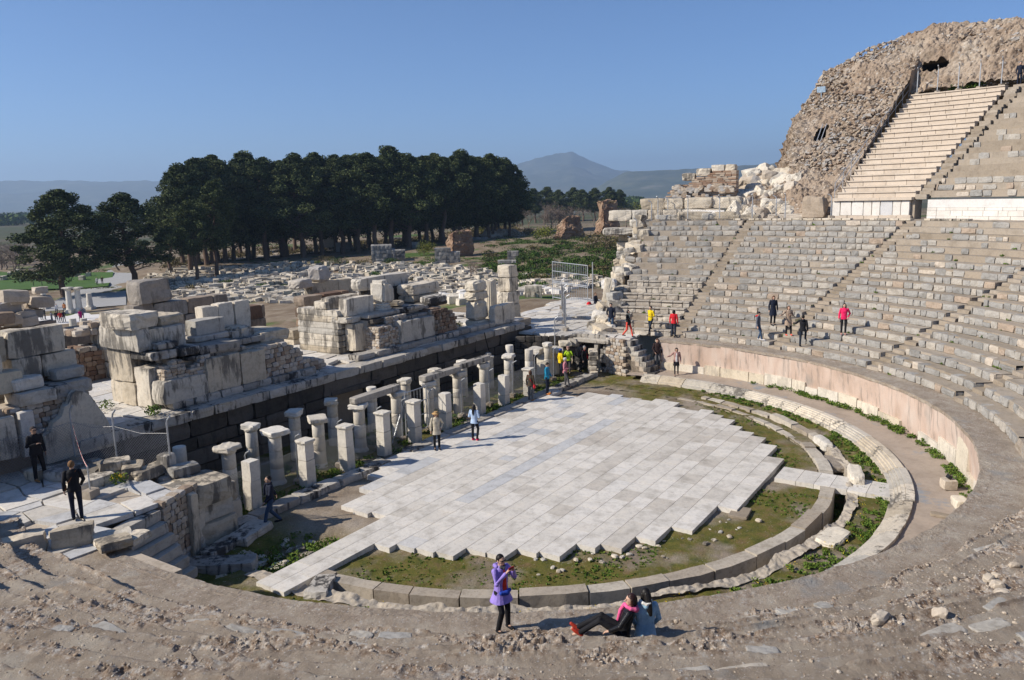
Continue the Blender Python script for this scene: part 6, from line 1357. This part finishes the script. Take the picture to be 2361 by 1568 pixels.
    rg=[tuple(up((0,0,z)))+(rx*slim,ry) for z,rx,ry in R_]
    if zh<.93: rg.append(tuple(up((0,0,max(zh,.80))))+(.172*slim+flare*.5,.135+flare*.5))
    if zh<.80: rg.append(tuple(up((0,0,zh)))+(.178*slim+flare,.14+flare))
    loft(tb,rg[::-1])
    for i in (0,1):
        q=el[i]+(wr[i]-el[i])*(.93 if not bare else -.3); limb(tb,[sh[i]-[0,0,.005],el[i],q] if not bare else [sh[i],sh[i]+(el[i]-sh[i])*.7],[.064,.053,.043] if not bare else [.064,.06])
    fin(tb,tname,top or BLK())
    if shirt is not None:   # open front showing the shirt
        s2=MB(); loft(s2,[tuple(up((0,.048,z)))+(rx,ry) for z,rx,ry in ((.86,.10,.088),(1.05,.075,.085),(1.25,.07,.088),(1.40,.05,.06))]); fin(s2,'shirt',shirt)
    # trousers or skirt
    bb=MB(); loft(bb,[tuple(pelv+[0,0,-.10])+(.145*slim,.115),tuple(pelv+[0,0,.02])+(.155*slim,.12),tuple(pelv+[0,0,.12])+(.14*slim,.108)])
    for i in (0,1):
        e_=knees[i]+(ank[i]-knees[i])*.97; limb(bb,[hips[i],knees[i],e_],[.092,.064,.052] if skirt is None else [.085,.052,.038])
    fin(bb,'trousers',bot or DK())
    if skirt is not None: sk=MB(); loft(sk,[(0,0,.62,.19,.15),(0,0,.8,.175,.14),(0,0,.98,.14,.11)]); fin(sk,'skirt',skirt)
    for i in (0,1):
        sb=MB(); a=ank[i]; fwd_=np.array([0,1,0.]) 
        if seat: fwd_=np.array([0,.75,.65]); fwd_/=np.linalg.norm(fwd_)
        limb(sb,[a+[0,-.03,-.035],a+fwd_*.10+[0,0,-.045],a+fwd_*.17+[0,0,-.05]],[.042,.042,.034],8); fin(sb,'shoe',shoe or BLK(),v=max(vx,.008))
    if extra: extra(root,fin,up,hp,wr,hd,el,pelv)
    return root
def camdir(p): return math.degrees(math.atan2(CAM[1]-p[1],CAM[0]-p[0]))
def hat(c,brim=.15,crown=.095):
    def f(root,fin,up,hp,wr,hd,el,pelv):
        mb=MB(); loft(mb,[tuple(hp(0,-.005,.035))+(brim,brim),tuple(hp(0,-.005,.05))+(brim*.98,brim),tuple(hp(0,-.005,.06))+(crown,crown+.01),tuple(hp(0,-.005,.13))+(crown*.85,crown*.9)]); mb.build('hat',c,root,True)
    return f
def bag(c,side=1,z=.85,r=(.05,.12,.13),strap=True,y=.05):
    def f(root,fin,up,hp,wr,hd,el,pelv):
        mb=MB(); mb.rock(tuple(up((.22*side,y,z))),(r[0]*2,r[1]*2,r[2]*2),(0,0,.2),3,.4,.02,.5); o=mb.build('bag',c,root,True)
        if strap: s_=MB(); s_.tube([up((.22*side,y,z+.1)),up((.1*side,.14,1.15)),up((-.1*side,.08,1.43)),up((-.1*side,-.08,1.43)),up((.1*side,-.15,1.15)),up((.22*side,y-.02,z+.1))],.009,5); s_.build('bag_strap',c,o)
    return f
def pack(c):
    def f(root,fin,up,hp,wr,hd,el,pelv):
        mb=MB(); loft(mb,[tuple(up((0,-.17,z)))+(rx,ry) for z,rx,ry in ((.98,.11,.06),(1.05,.15,.09),(1.25,.15,.10),(1.40,.11,.07))]); fin(mb,'backpack',c)
        s_=MB(); [s_.tube([up((.1*s,-.1,1.42)),up((.11*s,.06,1.43)),up((.12*s,.13,1.25)),up((.14*s,-.05,1.05))],.014,5) for s in (-1,1)]; s_.build('backpack_strap',c,root)
    return f
def phone(c,big=False,i=1):
    def f(root,fin,up,hp,wr,hd,el,pelv):
        m=(hd[0]+hd[1])/2 if i==2 else hd[i]; mb=MB(); mb.rock(tuple(m+[0,.015,.01]),(.14 if i==2 else .075,.014,.075 if i==2 else .14),(0,0,0),1,0,0,.5); mb.build('phone',c,root)
    return f
def hood(c,fur=None):
    def f(root,fin,up,hp,wr,hd,el,pelv):
        mb=MB(); limb(mb,[up((-.09,-.02,1.45)),up((-.06,-.10,1.45)),up((0,-.12,1.42)),up((.06,-.10,1.45)),up((.09,-.02,1.45))],[.04,.05,.06,.05,.04]); fin(mb,'hood',c)
        if fur: m2=MB(); limb(m2,[up((-.10,-.04,1.49)),up((-.06,-.13,1.48)),up((0,-.15,1.46)),up((.06,-.13,1.48)),up((.10,-.04,1.49))],[.025,.03,.03,.03,.025]); fin(m2,'fur_trim',fur)
    return f
def scarf(c):
    def f(root,fin,up,hp,wr,hd,el,pelv):
        mb=MB(); pts=[up((.085*math.cos(t),.075*math.sin(t)+.005,1.455)) for t in np.linspace(0,2*math.pi,11)]; limb(mb,pts,[.034]*11); limb(mb,[up((.03,.10,1.44)),up((.05,.145,1.3)),up((.05,.15,1.1))],[.04,.036,.03]); fin(mb,'scarf',c)
    return f
def glasses(root,fin,up,hp,wr,hd,el,pelv):
    mb=MB(); [sph(mb,hp(.032*s,.098,.012),(.026,.008,.017),10) for s in (-1,1)]; mb.tube([hp(-.075,.0,.015),hp(-.06,.085,.018),hp(.06,.085,.018),hp(.075,0,.015)],.005,5); mb.build('sunglasses',clo('dark_lens',(.01,.01,.012),.15),root,True)
def multi(*fs):
    def f(*a): [g(*a) for g in fs]
    return f
def P(px,py,z): return tuple(G(px,py,z))
def F(p,off): return camdir(p)+off       # 0 faces the camera, +90 towards picture right, 180 away
YEL=clo('yellow_jacket',(.75,.55,.01)); RED=clo('red_cloth',(.6,.02,.03)); TEAL=clo('teal_jacket',(.01,.22,.38),.5); PALE=clo('pale_blue_jacket',(.42,.55,.75)); PINK=clo('hot_pink_jacket',(.8,.02,.12)); CREAM=clo('cream_coat',(.55,.49,.38)); NAVY=clo('navy_cloth',(.012,.017,.035)); HIV=clo('hi_vis_vest',(.45,.7,.03)); GRYT=clo('grey_trousers',(.10,.10,.105)); BEI=clo('beige_coat',(.36,.27,.20)); OLV=clo('brown_jacket',(.06,.045,.03)); PNKS=clo('pink_shirt',(.55,.22,.26)); WHT=clo('white_cloth',(.7,.7,.7)); MAG=clo('magenta_coat',(.6,.01,.2)); STRAW=clo('straw_hat',(.45,.28,.12)); TANB=clo('tan_boots',(.25,.13,.05)); ROSE=clo('dusty_pink_jacket',(.42,.25,.22)); CORAL=clo('coral_leggings',(.75,.09,.06)); GREY=clo('grey_jacket',(.12,.13,.16))
z0=.07
p=P(628,1214,-.06); person('man in dark jacket and faded jeans striding left past the nearest square pillar',p,F(p,-75),1.77,('fwd','rear'),('swing','swingb'),NAVY,JEAN(),HBLK(),shoe=BLK(),extra=scarf(NAVY))
p=P(1008,1036,z0); person('woman in straw hat and cream coat standing on the paving by the pillars',p,F(p,10),1.64,('stand','stand'),('pocket','down'),CREAM,BLK(),HBRN(),'bob',coat=.70,flare=.03,extra=hat(STRAW,.17))
p=P(1095,1015,z0); person('woman in pale blue jacket seen from behind holding a phone beside the pillars',p,F(p,155),1.62,('stand','bend'),('bent','bent'),PALE,BLK(),HBLK(),'long',coat=.82,shoe=PINK,flare=.02,extra=phone(BLK()))
p=P(1224,924,z0); person('woman in brown jacket with a red bag standing beside the capped pillar',p,F(p,150),1.62,('stand','stand'),('down','down'),OLV,GRYT,HBRN(),'bob',shoe=TANB,extra=bag(RED,1,.82))
p=P(1262,909,z0); person('man in shiny teal puffer jacket looking down at the end of the pillar row',p,F(p,70),1.74,('stand','stand'),('low','low'),TEAL,NAVY,HBLK(),shoe=clo('orange_shoes',(.6,.2,.03)),tilt=.6)
p=P(1303,892,.05); person('person in pink shirt and white hat with a navy backpack near the doorway',p,F(p,80),1.64,('stand','fwd'),('bent','bent'),PNKS,GRYT,HGRY(),extra=multi(hat(WHT,.09),pack(NAVY)),tname='shirt_top')
p=P(1293,867,.05); person('woman in yellow jacket and blue hat standing left of the dark doorway',p,F(p,120),1.62,('stand','stand'),('down','bent'),YEL,BLK(),HBLK(),'bob',extra=hat(clo('blue_hat',(.03,.07,.3)),.1))
p=P(1310,862,.05); person('photographer in a yellow-green vest and pink cap in front of the dark doorway',p,F(p,0),1.66,('stand','stand'),('phone','phone'),HIV,GRYT,HGRY(),extra=multi(hat(ROSE,.09),phone(BLK(),i=2)))
p=P(1348,860,.05); person('grey haired person in black with a red shoulder bag leaving the dark doorway',p,F(p,60),1.66,('fwd','rear'),('swing','down'),BLK(),BLK(),HGRY(),extra=bag(RED,-1,.95))
p=P(1336,848,.0); person('person in a striped purple top inside the dark doorway',p,F(p,170),1.7,('stand','fwd'),('down','down'),clo('striped_top',(.09,.07,.1)),BLK(),HBRN())
p=P(1515,848,.30); person('man in dark brown sweater carrying a jacket down the stone steps by the pink wall',p,F(p,10),1.77,('bend','fwd'),('down','low'),clo('dark_brown_sweater',(.035,.02,.02)),GRYT,HBRN(),tilt=.5,shoe=TANB,tname='sweater',extra=bag(BLK(),1,.82,(.06,.1,.16),False))
p=P(1559,866,.15); person('young woman in dusty pink jacket and black skirt at the foot of the pink wall',p,F(p,5),1.64,('stand','fwd'),('down','out'),ROSE,BLK(),HBLK(),'bob',coat=.86,skirt=BLK(),shirt=WHT,tilt=.5)
p=P(1409,763,2.1); person('man in navy jacket and jeans standing on the edge slab above the doorway',p,F(p,-20),1.76,('stand','stand'),('down','pocket'),NAVY,JEAN(),HBLK(),shoe=WHT,tilt=.4)
p=P(1448,777,2.08); person('woman in coral leggings and grey scarf walking above the doorway',p,F(p,60),1.64,('fwd','rear'),('down','chest'),BLK(),CORAL,HBLK(),'bob',coat=.78,extra=scarf(clo('grey_scarf',(.16,.18,.17))))
p=P(1500,771,2.08); person('man in bright yellow jacket walking along the lowest marble bench',p,F(p,-40),1.74,('fwd','rear'),('bent','swingb'),YEL,DK(),HBLK(),shoe=TANB)
p=P(1553,776,2.08); person('woman in bright red jacket seen from behind before the lowest bench',p,F(p,165),1.62,('stand','stand'),('down','down'),RED,DK(),HBLK(),'bob')
def onrow(px,py):
    r=ray(px,py); 
    for t in np.linspace(.004,.06,24000):
        q=CAM+r*t; rr=math.hypot(q[0],q[1])
        if t>.012 and rr>16.7 and rr<34:
            k=math.floor((rr-R0)/TRD); z=Z0+RISE*(k+1) if rr>R0 else Z0
            if q[2]<=z+.0: return (q[0],q[1],z)
p=onrow(1747,787); person('person in grey hooded jacket with a red collar stepping down the lower seats',p,F(p,75),1.6,('bend','fwd'),('down','down'),GREY,JEAN(),HBLK(),coat=.72,flare=.02,tilt=.5,extra=hood(RED),shoe=WHT)
p=onrow(1781,762); person('red haired woman in long navy coat on the seats among the group of four',p,F(p,20),1.66,('stand','stand'),('down','down'),NAVY,BLK(),HBRN(),'bob',coat=.55,flare=.04,tilt=.5)
p=onrow(1816,785); person('woman in beige coat and orange shoes standing among the group of four',p,F(p,20),1.64,('apart','stand'),('chest','out'),BEI,BLK(),HBRN(),'bob',coat=.58,flare=.03,shoe=CORAL)
p=onrow(1849,799); person('young man in black hoodie stepping up a seat with one foot raised',p,F(p,170),1.7,('stand','step'),('out','down'),BLK(),DK(),HBLK(),extra=hood(BLK()))
p=onrow(1944,771); person('woman in hot pink jacket standing alone on the lower seats',p,F(p,5),1.64,('stand','stand'),('pocket','down'),PINK,BLK(),HBLK(),'long',shoe=clo('pink_shoes',(.5,.25,.22)))
p=P(92,1108,2.08); person('man in black padded jacket and sunglasses gesturing on the left terrace',p,F(p,25),1.76,('apart','stand'),('down','chest'),BLK(),BLK(),clo('shaved_hair',(.06,.045,.04)),shoe=TANB,skin=m_skin2,extra=glasses,slim=1.15)
p=P(180,1197,2.06); person('woman in black with a thin brown shoulder strap, seen from behind on the left terrace',p,F(p,175),1.68,('stand','stand'),('down','low'),BLK(),clo('indigo_jeans',(.008,.012,.03)),clo('light_brown_hair',(.2,.11,.05)),extra=bag(clo('brown_leather',(.12,.05,.02)),-1,.95,(.04,.08,.09)))
p=P(1373,711,1.75); person('person in navy sitting by the far fence post of the right terrace',(p[0],p[1],p[2]+.35),F(p,60),1.7,(((.12,.40,.1),(.14,.45,-.32)),((.14,.42,.1),(.12,.5,-.32))),('low','low'),NAVY,NAVY,HBRN(),seat=True)
p=P(1358,711,1.75); mb=MB(); mb.rock((0,0,.25),(.5,.3,.5),(0,0,0),4,.5,.03,.5); o=mb.build('backpack',RED); o.location=p; tag(o,'red backpack standing on the terrace beside the seated person','bag')
# purple woman and seated pair on the near bank
p=(G(1160,1437,2.35)); p=tuple(G(1158,1455,2.0)); 
PUR=clo('lilac_jacket',(.30,.22,.62),.6)
def pextra(root,fin,up,hp,wr,hd,el,pelv):
    hood(PUR)(root,fin,up,hp,wr,hd,el,pelv); glasses(root,fin,up,hp,wr,hd,el,pelv); phone(clo('red_phone',(.35,.02,.02),.4),i=2)(root,fin,up,hp,wr,hd,el,pelv)
    mb=MB(); limb(mb,[up((-.12,.13,.93)),up((0,.165,.92)),up((.12,.13,.93))],[.04,.055,.04]); fin(mb,'waist_bag',clo('blue_waist_bag',(.02,.06,.4)))
    m2=MB(); limb(m2,[up((-.05,.06,1.46)),up((.0,.10,1.43)),up((.05,.06,1.46))],[.03,.03,.03]); fin(m2,'scarf',clo('grey_neck_scarf',(.12,.12,.11)))
person('woman in lilac jacket and red shirt photographing with a red phone on the near walkway',p,F(p,42),1.63,('apart','bend'),('phone','phone'),PUR,BLK(),HBLK(),coat=.70,flare=.07,near=True,shirt=clo('red_shirt',(.6,.04,.02)),extra=pextra)
LB=clo('light_blue_coat',(.30,.48,.62),.7); FUR=clo('white_fur',(.75,.72,.65))
p=tuple(G(1438,1470,2.80)); a_=F(p,-93)
def lextra(root,fin,up,hp,wr,hd,el,pelv): scarf(clo('pink_scarf',(.8,.12,.3)))(root,fin,up,hp,wr,hd,el,pelv); hood(clo('pink_hood',(.8,.15,.33)))(root,fin,up,hp,wr,hd,el,pelv)
person('seated woman in glossy black jacket and pink scarf with red sandals stretched out',(p[0],p[1],p[2]),a_,1.62,(((.10,.44,.36),(.12,.80,.10)),((.13,.42,.34),(.10,.86,.08))),(((.27,.1,1.14),(.22,.26,.98),(.2,.34,.93)),'low'),clo('glossy_black_jacket',(.012,.012,.014),.3),BLK(),clo('dark_brown_hair',(.03,.012,.01),.4),'bob',coat=.82,near=True,seat=True,shoe=clo('red_sandals',(.4,.04,.02),.5),turn=.25,lean=-.22,extra=lextra)
q=tuple(G(1488,1464,2.82)); person('seated woman in light blue fur-hooded coat leaning behind the woman in black',(q[0],q[1],q[2]),F(q,-172),1.64,(((.10,.38,.12),(.12,.44,-.28)),((.10,.38,.12),(.12,.42,-.28))),('low','low'),LB,BLK(),HBLK(),'long',coat=.80,flare=.02,near=True,seat=True,turn=.35,lean=.05,tilt=.3,slim=1.12,extra=hood(LB,FUR))
# visitors on the marble street
for px,py,c,l,arms,off in ((97,741,DK(),'dark clothed visitor, leftmost on the marble street',('down','down'),150),(105,740,BLK(),'visitor in black second from the left on the marble street',('down','down'),100),(121,749,GREY,'guide in grey with an arm out in front of the street group',('out','out'),120),(132,748,BLK(),'visitor in black between the guide and the striped shirt',('down','down'),180),(141,748,RED,'visitor in red and white striped shirt in the street group',('pocket','down'),180),(149,746,NAVY,'visitor in dark blue at the right of the street group',('down','pocket'),200),(132,726,WHT,'visitor in a pale top standing apart behind the street group',('chest','down'),10),(150,724,clo('orange_top',(.5,.2,.08)),'visitor in orange top with long hair behind the street group',('down','down'),160),(187,744,MAG,'visitor in long magenta coat on the marble street',('down','down'),20),(192,738,GREY,'grey visitor just behind the magenta coat',('down','down'),20)):
    p=GT(px,py); p=(p[0],p[1],max(p[2],-6.2)+.02); person(l,p,F(p,off),1.72,('stand','apart'),arms,c,DK(),HBLK() if 'orange' not in l else HBRN(),'bob' if 'coat' in l or 'orange' in l else 'short',coat=.5 if 'magenta' in l else .84)
for px,py,c,l in ((225,661,WHT,'walker in a white top on the grey path beyond the columns'),(237,659,OLV,'walker in dark clothes beside the white top on the grey path')):
    p=GT(px,py); p=(p[0],p[1],p[2]+.25); person(l,p,F(p,0),1.72,('fwd','rear'),('bent','down'),c,BLK(),HBLK())
for px,py,c,l in ((748,577,BLK(),'tiny dark figure in front of the white display wall'),):
    p=GT(px,py); person(l,p,F(p,180),1.7,('stand','stand'),('down','down'),c,BLK(),HBLK())
p=pol(R1+T1*KU-.2,-18.8,Z1+S1*KU-.1); person('person in dark blue at the right picture edge atop the upper stairway',p,F(p,0),1.7,('stand','stand'),('down','down'),NAVY,NAVY,HBLK())
# turn the joined figure pieces into continuous skins
for o,v,sm in REM:
    m_=o.modifiers.new('skin','REMESH'); m_.mode='VOXEL'; m_.voxel_size=v; m_.use_smooth_shade=True
    s_=o.modifiers.new('smooth','SMOOTH'); s_.iterations=3; s_.factor=.5
bpy.context.view_layer.update(); dg=bpy.context.evaluated_depsgraph_get(); new=[(o,bpy.data.meshes.new_from_object(o.evaluated_get(dg))) for o,_,_ in REM]
for o,me in new: o.modifiers.clear(); mats=list(o.data.materials); o.data=me; me.materials.clear(); [me.materials.append(x) for x in mats]
